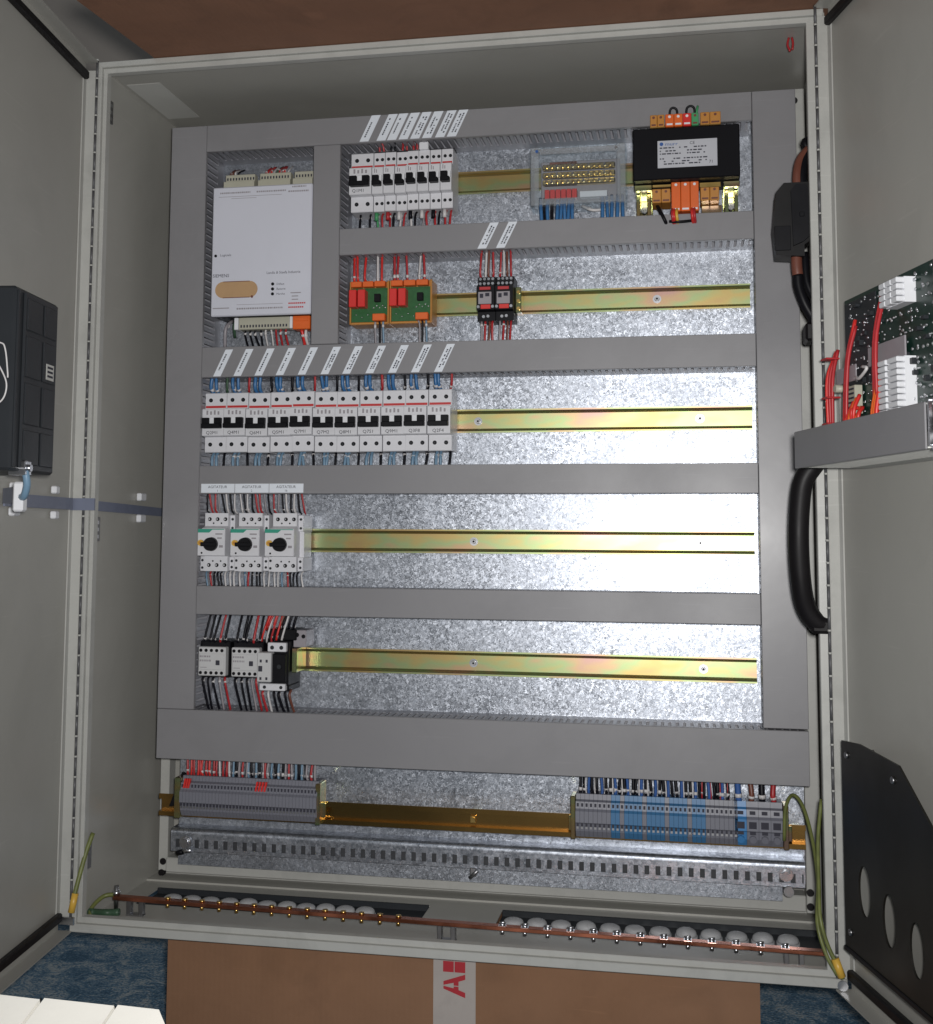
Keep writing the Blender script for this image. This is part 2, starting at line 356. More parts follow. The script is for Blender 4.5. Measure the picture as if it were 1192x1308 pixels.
for x, y, z in ((18, 261.6, 26), (16, 261.6, 9), (981, 249.6, 40), (981, 249.6, 21), (982, 249.6, 1170)):
    b = MB(); b.cyl((x, y+6, z), (x, y-.4, z), 5.2, 14); part(cab, 'hole_plug', b, 'rubber')
for y0, z0 in ((32, 1126), (30, 520)):   # perforated strips on the left wall
    b = MB(); b.box(1.6, 4, y0, y0+16, z0, z0+34, .5)
    b.k = 1
    for i in range(3): b.box(3.9, 4.3, y0+4, y0+12, z0+4+i*10, z0+9+i*10)
    part(cab, 'perforated_bracket', b, ['steel', 'zinc'])
b = MB(); b.box(1.6, 4, 36, 50, 70, 104, .5); part(cab, 'perforated_bracket', b, 'steel')
part(cab, 'sticker', MB().box(7, 60, 82, 236, 1197.9, 1198.3), 'sticker', label='pale rectangular sticker inside the roof')
b = MB().tube([(962, 80, 1198), (960, 78, 1188), (963, 76, 1178)], 1.6, 6); b.tube([(966, 80, 1198), (967, 78, 1190), (966, 76, 1180)], 1.6, 6); part(cab, 'red_tie', b, 'wred')
# mounting plate
b = MB(); b.prism([(58, 33), (942, 33), (942, 58), (973, 58), (973, 1152), (58, 1152)], 'y', 226, 229)
part(cab, 'mounting_plate', b, 'galv')

# doors, local axes: u from the hinge outwards, n into the open side, z up
def frame(P0, ud, nd):
    return Matrix(((ud[0], nd[0], 0, P0[0]), (ud[1], nd[1], 0, P0[1]), (0, 0, 1, 0), (0, 0, 0, 1)))
LX = frame((-13, -7), (.125, -.992), (.992, .125))
RX = frame((1003, -7), (.256, -.967), (-.967, -.256))
def door(X, lab):
    b = MB(X); b.box(0, 500, -1.6, 0, 0, 1200)
    b.box(0, 500, .1, 19, 1198.4, 1199.9); b.box(0, 500, .1, 19, .1, 1.6); b.box(498.4, 499.9, .1, 19, 1.7, 1198.3)
    d = part(cab, 'door', b, 'paint', label=lab)
    b = MB(X)
    for z0, z1 in ((1172, 1184), (15, 27)): b.box(8, 490, .2, 9, z0, z1, 2)
    b.box(478, 490, .2, 9, 27, 1172, 2)
    part(d, 'gasket', b, 'rubber')
    b = MB(X); b.box(-1, 1.2, .2, 15, 13, 1188, .5); b.box(1.2, 12, .2, 2, 13, 1188)
    part(d, 'hinge_flange', b, 'rim')
    b = MB(X); b.k = 0
    z = 16
    while z < 1180:
        b.k = 0; b.cyl((2.5, 17.6, z), (2.5, 17.6, z+24.2), 1.9, 8)
        b.k = 1; b.cyl((2.5, 17.6, z+24.3), (2.5, 17.6, z+26.6), 2.3, 8); z += 27
    part(d, 'hinge', b, ['hingem', 'rim'])
    b = MB(X); b.cyl((-1.3, 7, 1178), (-.6, 7, 1178), 2.6, 12); b.cyl((-1.3, 7, 22), (-.6, 7, 22), 2.6, 12); part(d, 'screw_hole', b, 'rubber')
    return d
door(LX, 'left cabinet door'); door(RX, 'right cabinet door')

# ------------------------------------------------------------------ cable ducts
T, PL = 148.0, 226.0
def duct(lab, x0, x1, z0, z1, vert=False):
    t = thing('cable_duct', lab, 'cable duct', ((x0+x1)/2, PL, z0), 'grey slotted cable ducts on the mounting plate')
    b = MB(); b.box(x0+.3, x1-.3, T, T+1.8, z0+.3, z1-.3, .7)
    if vert: b.box(x0+.3, x0+1.7, T+1.8, T+8, z0+.4, z1-.4); b.box(x1-1.7, x1-.3, T+1.8, T+8, z0+.4, z1-.4)
    else: b.box(x0+.4, x1-.4, T+1.8, T+8, z0+.3, z0+1.7); b.box(x0+.4, x1-.4, T+1.8, T+8, z1-1.7, z1-.3)
    cov = part(t, 'cover', b, 'duct')
    part(t, 'base', MB().box(x0+2.2, x1-2.2, PL-2, PL-.2, z0+2.2, z1-2.2), 'comb')
    a0, a1 = (z0, z1) if vert else (x0, x1)
    for side in (0, 1):
        b = MB()
        if vert:
            w0 = x0+1.9 if side == 0 else x1-3.3
            B = lambda p, q, y0, y1: b.box(w0, w0+1.4, y0, y1, p, q)
        else:
            w0 = z0+1.9 if side == 0 else z1-3.3
            B = lambda p, q, y0, y1: b.box(p, q, y0, y1, w0, w0+1.4)
        B(a0+1, a1-1, PL-24, PL-.3)
        p = a0+3
        while p+6 < a1:
            B(p, p+6, T+12.2, PL-24.1); p += 10
        B(a0+1, a1-1, T+3, T+12)
        part(t, 'comb_wall', b, 'comb')
    return t, cov
dL, _ = duct('tall grey upright duct along the left edge of the mounting plate', 52, 109, 275, 1152, True)
dR, _ = duct('tall grey upright duct along the right edge of the mounting plate', 916, 975, 277, 1152, True)
dM, _ = duct('short grey upright duct between the white controller and the relays', 279, 320.6, 810, 1110.5, True)
dT, _ = duct('topmost grey horizontal duct carrying eight slanted labels', 109, 916, 1110.5, 1152)
d1, _ = duct('grey horizontal duct with two slanted labels, under the transformer', 320.6, 916, 942, 982)
d2, _ = duct('grey horizontal duct with eleven slanted labels above the long breaker row', 109, 916, 764, 810)
d3, _ = duct('grey horizontal duct with three flat labels above the rotary motor switches', 109, 916, 590, 632)
d4, _ = duct('plain grey horizontal duct between the motor switches and the contactors', 109, 916, 413, 455)
d5, _ = duct('widest grey horizontal duct at the foot of the mounting plate', 52, 975, 203, 275)

def slant(parent, xb, zb, h, sh, w, seed, rows=2):
    rnd = random.Random(seed); b = MB()
    b.prism([(xb, zb), (xb+w, zb), (xb+w+sh, zb+h), (xb+sh, zb+h)], 'y', T-.7, T-.1)
    b.k = 1
    for r in range(rows):
        t = .16
        while t < .84:
            l = rnd.uniform(.025, .07); fx = (.30+.32*r)*w
            if rnd.random() < .8:
                p = lambda tt, o: (xb+sh*tt+fx+o, zb+h*tt)
                b.prism([p(t, 0), p(t, 2.1), p(t+l, 2.1), p(t+l, 0)], 'y', T-.95, T-.72)
            t += l+.022
    return part(parent, 'adhesive_label', b, ['paper', 'ink'])
for i, x in enumerate((350, 376, 392, 409.5, 427, 445, 464.5, 482)): slant(dT, x, 1112.2, 39, 18.5, 13.6, i, 1 if i < 4 else 2)
for i, x in enumerate((528, 555)): slant(d1, x, 943.5, 37.5, 18.5, 12.6, 20+i)
for i, x in enumerate((128, 160, 193, 226, 260, 295, 328, 363, 397, 431, 465)): slant(d2, x, 765.5, 40, 19, 11.6, 40+i, 1 if i < 5 else 2)
for i, (x, tx) in enumerate(((113, '1'), (166, '2'), (219, '1b'))):
    part(d3, 'adhesive_label', MB().box(x+.3, x+52.4, T-.7, T-.1, 591.8, 605), 'paper')
    text(d3, 'AGITATEUR', x+26, T-.9, 598.5, 5.6, align='CENTER'); text(d3, tx, x+26, T-.9, 593.2, 4.6, align='CENTER')

# ------------------------------------------------------------------ top-hat rails
def rail(lab, x0, x1, zc, screws, group='yellow passivated mounting rails'):
    t = thing('mounting_rail', lab, 'rail', ((x0+x1)/2, PL, zc), group)
    y = PL-.3
    pr = [(y, -13.8), (y-5.9, -14.6), (y-6.5, -17.5), (y-7.5, -17.5), (y-7.5, -15.2), (y-6.3, -13.7), (y-2.6, -12.6), (y-1, -10.8), (y-1, 10.8), (y-2.6, 12.6), (y-6.3, 13.7), (y-7.5, 15.2), (y-7.5, 17.5), (y-6.5, 17.5), (y-5.9, 14.6), (y, 13.8)]
    part(t, 'profile', MB().prism([(a, zc+c) for a, c in pr], 'x', x0, x1), 'gold')
    for x in screws:
        b = MB(); b.cyl((x, y-1.1, zc), (x, y-1.9, zc), 6.2, 18); b.k = 1; b.cyl((x, y-1.9, zc), (x, y-5, zc), 3.6, 14, 3.0); b.k = 2; b.cyl((x, y-5.01, zc), (x, y-5.3, zc), 1.7, 6)
        part(t, 'screw', b, ['zinc', 'steel', 'black'])
    return t
rail('yellow mounting rail behind the eight small breakers and transformer', 324, 900, 1062, ())
rail('yellow mounting rail behind the relay modules and two small contactors', 324, 913, 876, (781,))
rail('yellow mounting rail behind the long row of eleven breakers', 113, 913, 700, (517, 840))
rail('yellow mounting rail behind the three rotary motor switches', 113, 913, 522, (511, 838))
rail('yellow mounting rail behind the contactors, lowest of the five thin rails', 113, 913, 345, (511, 840))

# ------------------------------------------------------------------ circuit breakers
def profile(zc, top=45, bot=-45, mid0=-21, mid1=20, yb=218.4, yt=172, ym=160):
    return [(yb, zc+bot), (yt+1, zc+bot), (yt, zc+bot+1), (yt, zc+mid0-1), (ym+1, zc+mid0), (ym, zc+mid0+1), (ym, zc+mid1-1), (ym+1, zc+mid1), (yt, zc+mid1+1), (yt, zc+top-1), (yt+1, zc+top), (yb, zc+top)]
def breaker(lab, x, w, zc, group, poles=2, tg=None):
    t = thing('circuit_breaker', lab, 'circuit breaker', (x, 218, zc-45), group)
    part(t, 'body', MB().prism(profile(zc), 'x', x+.5, x+w-.5), 'mcb')
    part(t, 'red_stripe', MB().box(x+1.2, x+w-1.6, 171.3, 172.2, zc+22.2, zc+25.6), 'red')
    # printed rating marks
    b = MB()
    for i in range(2 if w < 20 else 4):
        xx = x+w*.2+i*w*.17; b.box(xx, xx+w*.08, 159.75, 159.95, zc+11, zc+17.5-(i % 2)*1.5)
    part(t, 'rating_print', b, 'wgrey')
    m = x+w/2; h = w*.5-(2.6 if w > 20 else 2.0)
    if tg: m, h = tg
    b = MB(); b.box(m-h, m+h, 149, 160.2, zc-10, zc-3, .8)
    nn = 4.2 if w > 20 else 3.4
    if w > 20: b.box(m-h, m-nn, 152, 160.2, zc-3.2, zc+6, .6); b.box(m+nn, m+h, 152, 160.2, zc-3.2, zc+6, .6)
    else: b.box(m-h, m+h-3.6, 152, 160.2, zc-3.2, zc+6, .6)
    part(t, 'toggle', b, 'black')
    b = MB(); b.box(m-nn+.4, m+nn-.4, 155, 160.1, zc-3, zc+6.4, .5) if w > 20 else b.box(m+h-3.2, m+h+.8, 155, 160.1, zc-3, zc+7, .5)
    part(t, 'toggle_guard', b, 'white')
    for sx in ((.26, .75) if w > 20 else (.3, .76)):
        for dz, r in ((34, 3.1 if w > 20 else 2.5), (-33, 3.1 if w > 20 else 2.5)):
            b = MB(); cx = x+w*sx
            b.cyl((cx, 172.3, zc+dz), (cx, 171.6, zc+dz), r, 14); b.k = 1; b.cyl((cx-.3, 171.59, zc+dz-.2), (cx-.3, 171.3, zc+dz-.2), r*.5, 10)
            part(t, 'terminal_screw', b, ['black', 'blackb'])
    return t
ORD = ['first', 'second', 'third', 'fourth', 'fifth', 'sixth', 'seventh', 'eighth', 'ninth', 'tenth', 'last']
g3 = 'two pole breakers in the long row'
W3 = 34.55
proto = breaker('leftmost two pole breaker of the long row of eleven', 107, W3, 698, g3)
Q = ['Q2M1', 'Q4M1', 'Q6M1', 'Q5M1', 'Q7M1', 'Q7M2', 'Q8M1', 'Q7S1', 'Q9M1', 'Q3F8', 'Q2F4']
row3 = []
for i in range(11):
    lab = 'leftmost two pole breaker of the long row of eleven' if i == 0 else ('rightmost two pole breaker, last of the long row of eleven' if i == 10 else ORD[i]+' two pole breaker from the left in the long row of eleven')
    row3.append(proto if i == 0 else dup(proto, i*W3+random.uniform(-.25, .25), random.uniform(-.7, .7), lab, random.uniform(-.5, .5)))
    ORG[row3[-1].name] = ORG[proto.name]+Vector((i*W3, 0, 0))
    row3[-1].rotation_euler = (math.radians(random.uniform(-.5, .5)), math.radians(random.uniform(-.35, .35)), math.radians(random.uniform(-.4, .4)))
for i, t in enumerate(row3):
    x = 107+i*W3; rn = random.Random(i)
    text(t, Q[i], x+W3*.47, 159.7, 679.6, 6.8, align='CENTER', xs=1.1)
    for k, xx in enumerate((x+6.5, x+13.5)):
        wire(t, [(xx+2, 190, 742), (xx, 181+k, 752), (xx+rn.uniform(-1, 1), 180, 772)], 2.7, 'wblue')
    xx = x+W3-3; wire(t, [(xx-3, 190, 742), (xx, 180, 752), (xx+rn.uniform(-1, 2), 178, 774)], 2.0, ('wblack', 'wred', 'wblack')[i % 3] if i else 'dkgreen')
    for k, xx in enumerate((x+10, x+15.5)):
        wire(t, [(xx, 190, 655), (xx+rn.uniform(-1, 1), 180, 644), (xx+rn.uniform(-2, 2), 180, 620)], 2.4, 'wlblue')
    xx = x+W3-4; wire(t, [(xx-3, 190, 654), (xx, 182, 648), (xx+rn.uniform(-3, 3), 178, 620)], 1.9, 'wblack')

Z1 = 1057
f1 = breaker('wide two pole breaker, first of the top breaker row', 331, 35, Z1, 'breakers of the top row')
text(f1, 'Q1M1', 345.5, 159.7, Z1-17.5, 6.8, align='CENTER', xs=1.1)
wire(f1, [(342, 190, Z1-43), (342, 182, Z1-55), (342, 180, 975)], 1.8, 'wblack'); wire(f1, [(358, 190, Z1-43), (358, 182, Z1-55), (359, 180, 975)], 1.8, 'wblack')
W1 = 17.3
p1 = breaker('narrow breaker next to the wide one in the top row', 366.2, W1, Z1, 'breakers of the top row')
cols_b = ['wgreen', 'wred', 'wwhite', 'wwhite', 'wgrey', 'wred', 'wred']
for i in range(7):
    lab = 'narrow breaker next to the wide one in the top row' if i == 0 else ('rightmost narrow breaker of the top row' if i == 6 else ORD[i]+' narrow breaker right of the wide one in the top row')
    t = p1 if i == 0 else dup(p1, i*W1, random.uniform(-.6, .6), lab, random.uniform(-.5, .5))
    ORG[t.name] = ORG[p1.name]+Vector((i*W1, 0, 0))
    t.rotation_euler = (math.radians(random.uniform(-.5, .5)), math.radians(random.uniform(-.4, .4)), 0)
    if i == 0: first_children = list(p1.children)
for i, t in enumerate([o for o in bpy.data.objects if o.get('category') == 'circuit breaker' and 'narrow' in o['label']]):
    x = ORG[t.name].x
    for k in range(2):
        xx = x+5+k*7
        wire(t, [(xx, 190, Z1-43), (xx, 180, Z1-53), (xx+random.uniform(-2, 2), 178, 974)], 1.7, cols_b[i] if k == 0 else ('wblack' if i % 2 else 'wred'))
        if i < 4: wire(t, [(xx, 190, Z1+43), (xx+1, 182, Z1+50), (xx+random.uniform(-3, 3), 180, 1122)], 1.7, 'wred' if i in (0, 2, 3) else 'wblack')
    b = MB(); b.cyl((x+4, 176, Z1-46), (x+4, 176, Z1-58), 3.0, 8); part(t, 'wire_sleeve', b, cols_b[i] if i < 2 else ('wblack' if i % 2 else 'wwhite'))
tg = part(f1, 'marker_tag', MB().box(436, 449, 166, 174, Z1+44, Z1+57, 1), 'white') if False else None
o = part(None, 'marker_tag', MB().box(436, 450, 168, 176, Z1+45.3, Z1+57, 1), 'white'); o['label'] = 'small white marker tag standing on top of the narrow breakers'; o['category'] = 'tag'
# busbar of the top row
b = MB(); b.box(366, 488, 176, 200, Z1+45.2, Z1+47.5, .5); o = part(None, 'comb_busbar', b, 'wblack'); o['label'] = 'thin dark busbar comb lying across the tops of the narrow breakers'; o['category'] = 'busbar'

# ------------------------------------------------------------------ controller
c = thing('controller', 'white building controller with tan oval window, upper left of the plate', 'controller', (199, 226, 855))
part(c, 'case', MB().box(122, 276.5, 158, 225, 858, 1053, 1), 'black')
part(c, 'cover', MB().box(120.5, 277.5, 150, 158, 856.5, 1054.5, 1.6), 'ctrl')
pts = [(128+12.5-12.5*math.cos(a), 896.5+12.5*math.sin(a)) for a in [math.pi/2*(k/6*2-1) for k in range(7)]][::-1]
ov = [(140, 909), (182, 909)]+[(182+12.5*math.sin(a), 896.5+12.5*math.cos(a)) for a in [math.pi*k/10 for k in range(1, 10)]]+[(182, 884), (140, 884)]+[(140-12.5*math.sin(a), 896.5-12.5*math.cos(a)) for a in [math.pi*k/10 for k in range(1, 10)]]
part(c, 'oval_window', MB().prism(ov, 'y', 149.2, 150.4), 'ovalc')
b = MB()
for z0, z1 in ((908.2, 909.2), (883.8, 884.8)): b.box(140, 182, 148.9, 149.3, z0, z1)
b.cyl((186, 149.3, 885), (186, 148.6, 885), 2, 10); part(c, 'window_line', b, 'wbrown')
text(c, 'SIEMENS', 123, 149.8, 916, 7.0); text(c, 'Landis & Staefa Industrie', 208, 149.8, 918.5, 5.6, xs=.95)
b = MB(); b.cyl((127, 150, 949), (127, 149.2, 949), 2.2, 12); part(c, 'indicator', b, 'black'); text(c, 'Logiciels', 134, 149.8, 948, 5.2)
for i, s in enumerate(('Défaut', 'Batterie', 'Marche')):
    z = 903-i*7.5; b = MB(); b.cyl((218, 150, z), (218, 149.2, z), 2.4, 12); part(c, 'indicator', b, 'black'); text(c, s, 224, 149.8, z-1.6, 4.4)
b = MB()
rn = random.Random(3)
for z, x0, x1 in ((1044, 132, 180), (1044, 190, 236), (1049, 246, 268), (1042, 240, 272), (866, 162, 234)):
    x = x0
    while x < x1:
        w = rn.uniform(1.2, 3); b.box(x, min(x+w, x1), 149.75, 149.95, z, z+2.4); x += w+.9
for z, x0, x1 in ((1039, 130, 230), (873, 162, 234), (1036, 150, 190)): b.box(x0, x1, 149.75, 149.95, z, z+.6)
for z, x0, x1 in ((888, 246, 262), (883, 248, 258), (878, 248, 258), (868, 124, 150)): b.box(x0, x1, 149.75, 149.95, z, z+1.5)
part(c, 'fine_print', b, 'wgrey')
b = MB()
for z, x0, x1 in ((872, 243, 268), (866, 243, 266)):
    x = x0
    while x < x1: b.box(x, x+2.2, 149.75, 149.95, z, z+2.2); x += 3
part(c, 'red_print', b, 'red')
for x0, x1 in ((134, 181), (189, 238), (244, 273)):
    b = MB(); b.box(x0, x1, 166, 180, 1066, 1078, .8); b.box(x0-1, x1+1, 160, 182, 1054.6, 1066, .5)
    b.k = 1
    x = x0+2.5
    while x < x1-2: b.box(x, x+2.2, 165.6, 166.1, 1069, 1073); x += 4.6
    part(c, 'terminal_connector', b, ['beige', 'ink'])
for i in range(9):
    x = 196+i*4.4; wire(c, [(x, 172, 1078), (x, 176, 1084), (x+random.uniform(-3, 3), 195, 1095)], 1.5, ('wred', 'wred', 'wredb', 'wwhite', 'dkgreen')[i % 5])
for i in range(4):
    x = 139+i*4.4; wire(c, [(x, 172, 1078), (x, 176, 1084), (x+random.uniform(-2, 2), 195, 1094)], 1.5, ('wbrown', 'wbrown', 'wwhite', 'wblack')[i])
b = MB(); b.box(160, 240, 165, 185, 838, 856.3, .8); b.k = 1
for i in range(16): b.box(163+i*4.75, 165.4+i*4.75, 164.7, 165.1, 841, 845)
part(c, 'terminal_connector', b, ['beige', 'ink'])
for xa, xb in ((153, 159.6), (240.4, 245)): part(c, 'connector_latch', MB().box(xa, xb, 164, 186, 838, 856.3, .8), 'white')
b = MB(); b.box(246, 273, 162, 186, 836, 856.3, 1); b.box(249, 270, 161, 163, 848, 854, .5); part(c, 'orange_connector', b, 'orange')
for i in range(9):
    x = 168+i*8; wire(c, [(x, 175, 839), (x, 178, 832), (x+random.uniform(-2, 2), 190, 812)], 1.6, ('wblack', 'wblack', 'wwhite', 'wred', 'wred')[min(4, i//2)])
for x, m_ in ((256, 'wredb'), (263, 'wwhite')): wire(c, [(x, 175, 837), (x+1, 178, 825), (x+1, 190, 808)], 2.4, m_)
wire(c, [(140, 190, 856), (134, 175, 842), (132, 185, 812)], 2.6, 'wgrey'); wire(c, [(146, 190, 856), (147, 178, 846), (146, 190, 830)], 2.2, 'dkgreen')

# ------------------------------------------------------------------ relay modules
def relay_module(lab, x, w, k):
    t = thing('relay_module', lab, 'relay module', (x, 219, 843), 'orange relay modules')
    b = MB(); b.box(x+.3, x+w-.3, 184, 218, 843, 908, 1); b.box(x+.3, x+2.5, 178, 184.2, 843, 908, .5); b.box(x+w-2.5, x+w-.3, 178, 184.2, 843, 908, .5)
    b.box(x+2.5, x+w-2.5, 179, 184.2, 843, 846, .5)
    part(t, 'carrier', b, 'amber')
    part(t, 'circuit_board', MB().box(x+2.6, x+w-2.6, 181.5, 183.9, 847, 898), 'pcb')
    for i in range(2):
        part(t, 'relay', MB().box(x+3+i*13.5, x+14.3+i*13.5, 163, 181.4, 867, 893, .8), 'redrelay')
    for i in range(3):
        x0 = x+3.5+i*(w-7)/3; b = MB(); b.box(x0, x0+(w-7)/3-1.5, 172, 184, 898.5, 907, .7); part(t, 'terminal', b, 'orange')
        for q in range(2):
            xx = x0+4+q*6
            if i == 1 and q: continue
            wire(t, [(xx, 180, 907), (xx, 178, 915), (xx+random.uniform(-2, 2), 180, 955)], 1.8, 'wwhite' if (i == 2 and q == 0) else ('wred', 'wredb')[k])
    b = MB(); b.box(x+w-23, x+w-4, 168, 181.4, 846.5, 857, .8); part(t, 'lower_terminal', b, 'orange')
    b = MB(); b.box(x+w-22, x+w-13, 174, 181.4, 876, 888, .5); part(t, 'chip', b, 'black')
    b = MB()
    for i in range(5): b.ell((x+w-24+i*4.5, 181, 868+(i % 2)*3), 1.5, 1.5, 1.5, 8, 5)
    for i in range(4): b.ell((x+10+i*9, 181, 858-(i % 2)*4), 1.1, 1.1, 1.1, 8, 5)
    part(t, 'solder_joints', b, 'zinc', kind='stuff')
    for i in range(3):
        xx = x+w-20+i*6; wire(t, [(xx, 176, 846), (xx, 178, 838), (xx, 182, 800)], 1.5, ('wgrey', 'wblack', 'wlblue')[i])
    return t
relay_module('left orange relay module with two red relays and green board', 329, 61, 1)
relay_module('right orange relay module with two red relays, nearer the small contactors', 390.5, 64.5, 0)

def small_contactor(lab, x):
    t = thing('small_contactor', lab, 'contactor', (x, 219, 842), 'small black contactors')
    w = 26.5
    b = MB(); b.prism([(218, 843), (178, 843), (178, 856), (168, 858), (168, 893), (180, 897), (180, 908), (218, 908)], 'x', x+.3, x+w-.3); part(t, 'body', b, 'black')
    b = MB(); b.box(x+2.5, x+w-4.5, 166.6, 168.1, 866, 884, .5); b.k = 1; b.box(x+5, x+10, 166, 166.7, 875, 881); b.box(x+13, x+19, 166, 166.7, 877, 882)
    part(t, 'front_plate', b, ['wgrey', 'ink'])
    part(t, 'red_plate', MB().box(x+6, x+w-6, 167, 168.2, 859, 865.4, .4), 'redrelay'); part(t, 'red_strip', MB().box(x+4, x+w-6, 167.2, 168.2, 887, 891.5, .4), 'wred')
    for r, z in enumerate((905, 897.8)):
        for i in range(4):
            b = MB(); cx = x+4+i*6.1; yy = 179.8 if r == 0 else 178; b.cyl((cx, yy+3, z), (cx, yy-2.5, z), 2.1, 10); part(t, 'terminal_screw', b, 'zinc')
    for cx, z in ((x+2.6, 862), (x+w-2.8, 862), (x+9, 849), (x+15.5, 849.5)):
        b = MB(); yy = 167 if z > 857 else 177; b.cyl((cx, yy+2, z), (cx, yy-1.5, z), 2.2, 10); part(t, 'terminal_screw', b, 'zinc')
    for i in range(4):
        xx = x+4.5+i*5.7
        wire(t, [(xx, 186, 907), (xx+1, 178, 916), (xx+random.uniform(-1, 3), 178, 960)], 1.7, ('wred', 'wwhite', 'wbrown', 'wred')[i])
        wire(t, [(xx, 186, 845), (xx+1, 180, 836), (xx+random.uniform(-2, 2), 180, 800)], 1.7, ('wred', 'wgrey', 'wred', 'wbrown')[(i+1) % 4])
    return t
small_contactor('left one of two small black contactors beside the relay modules', 523.5)
small_contactor('right one of two small black contactors beside the relay modules', 550.5)
b = MB(); b.box(577.5, 586, 190, 218, 856, 894, .7)
o = thing('rail_end_clamp', 'small yellowish end clamp right of the two small contactors', 'clamp', (581, 218, 856)); part(o, 'body', b, 'golddk')
for z in (886, 873, 862): part(o, 'screw', MB().cyl((582, 191, z), (582, 187, z), 2.4, 10), 'brass')

# ------------------------------------------------------------------ clear distribution box
t = thing('distribution_block', 'clear plastic covered distribution block with brass bars and blue wires', 'distribution block', (671, 219, 1007))
b = MB(); b.box(614, 730, 206, 218, 1024, 1084, 1); part(t, 'base', b, 'wgrey')
for z, m_ in ((1066, 'brassl'), (1054, 'brassl'), (1043, 'brassl')):
    bar = part(t, 'busbar', MB().box(618, 724, 186, 196, z, z+8, 1.5), m_)
    for i in range(13): part(bar, 'screw', MB().cyl((624+i*7.7, 186, z+4), (624+i*7.7, 181.5, z+4.5), 2.6, 8, 1.6), 'brassl' if (i*7+int(z)) % 3 else 'zinc')
part(t, 'busbar', MB().box(628, 668, 192, 200, 1074, 1079, .5), 'copper')
for i in range(6): part(t, 'red_terminal', MB().box(621+i*8, 628+i*8, 188, 204, 1023, 1037, .6), 'redrelay')
part(t, 'white_terminal', MB().box(672, 712, 190, 204, 1024, 1033, .6), 'white')
for i, xx in enumerate((614, 620, 626, 632, 639, 645, 651, 657, 663, 705, 711, 718, 727, 734)):
    wire(t, [(xx, 198, 1026), (xx, 190, 1012), (xx+random.uniform(-2, 3), 186, 975)], 2.7, 'wblack' if i in (1, 3) else 'wblue')
wire(t, [(675, 195, 1012), (690, 190, 1004), (708, 195, 1006)], 2.2, 'wwhite')
b = MB()   # thin clear shell
x0, x1, z0, z1, yf, th = 603, 741, 1005, 1093, 161, 1.2
b.box(x0, x1, yf, yf+th, z0, z1, .5)
b.box(x0, x0+th, yf+th+.05, 204, z0, z1); b.box(x1-th, x1, yf+th+.05, 204, z0, z1)
b.box(x0+th+.05, x1-th-.05, yf+th+.05, 204, z0, z0+th); b.box(x0+th+.05, x1-th-.05, yf+th+.05, 204, z1-th, z1)
cv = part(t, 'clear_cover', b, 'clear')
b = MB()
for xx in (x0+1, x1-13): b.box(xx, xx+12, yf-2.5, yf-.1, z0+1, z1-1, .8)
for zz in (z0+2, z1-12): b.box(x0+13.5, x1-13.5, yf-1.5, yf-.1, zz, zz+9, .6)
part(cv, 'cover_frame', b, 'clearf')
for xx in (x0+10, x1-14):
    part(cv, 'cover_screw', MB().cyl((xx, yf-.1, z1-7), (xx, yf-3.4, z1-7), 2.2, 10), 'inkblue' if xx < 650 else 'steel')

# ------------------------------------------------------------------ transformer
t = thing('transformer', 'black transformer with silver rating plate and orange terminals, upper right', 'transformer', (825, 219, 975))
part(t, 'core', MB().box(752, 898, 130, 200, 1027, 1101, 1.5), 'lami')
b = MB()
for i in range(3): b.box(758+i*4, 890-i*4, 146+i*16, 156+i*16, 1101.1, 1106, 1)
part(t, 'winding', b, 'black')
n = part(t, 'rating_plate', MB().box(786, 867.5, 128.8, 129.9, 1043, 1082, .3), 'plate')
text(n, 'murr', 796, 128.6, 1074.5, 7, 'inkblue', xs=1.25); text(n, 'CE', 830, 128.6, 1075, 6); text(n, '71', 856, 128.6, 1047, 6)
part(n, 'logo_mark', MB().cyl((791.5, 128.75, 1077), (791.5, 128.5, 1077), 2.6, 14), 'inkblue')
b = MB(); rn = random.Random(11)
for z in (1070.5, 1066, 1062, 1055, 1051, 1047.5):
    x = 789
    while x < 852:
        w = rn.uniform(1.5, 6)
        if rn.random() < .7: b.box(x, x+w, 128.5, 128.75, z, z+1.7)
        x += w+1.4
part(n, 'fine_print', b, 'ink')
def termrow(z0, z1, y0, y1, cells):
    for x0, x1, m_ in cells:
        b = MB(); b.box(x0+.2, x1-.2, y0, y1, z0, z1, .8); b.k = 1
        b.box(x0+2, x1-2, y0-.25, y0+.1, z0+2, z0+4.5); b.cyl(((x0+x1)/2, y0+.1, z1-4), ((x0+x1)/2, y0-.3, z1-4), 2, 9)
        part(t, 'terminal', b, [m_, 'white' if m_ in ('orange', 'redrelay') else 'wbrown'])
termrow(1102.5, 1120.5, 131, 146.5, [(776, 786, 'amber'), (786, 796, 'amber'), (797, 809, 'orange'), (809, 821, 'orange'), (821, 833, 'redrelay'), (833, 843, 'wgreen'), (845, 858, 'amber'), (858, 873, 'amber')])
part(t, 'jumper_wire', MB().tube([(803, 139, 1119), (804, 137, 1128), (808, 136, 1131), (813, 137, 1128), (814, 139, 1119)], 1.7, 7), 'black')
part(t, 'jumper_wire', MB().tube([(826, 139, 1119), (827, 137, 1129), (832, 136, 1132), (837, 137, 1129), (838, 139, 1119)], 1.7, 7), 'black')
part(t, 'jumper_wire', MB().tube([(840, 139, 1119), (841, 138, 1127), (842, 142, 1133)], 1.7, 7), 'wgreen')
b = MB(); b.box(776, 797, 129.6, 131, 1101.2, 1102.4); b.box(845, 872, 129.6, 131, 1101.2, 1102.4); part(t, 'terminal_rim', b, 'brass')
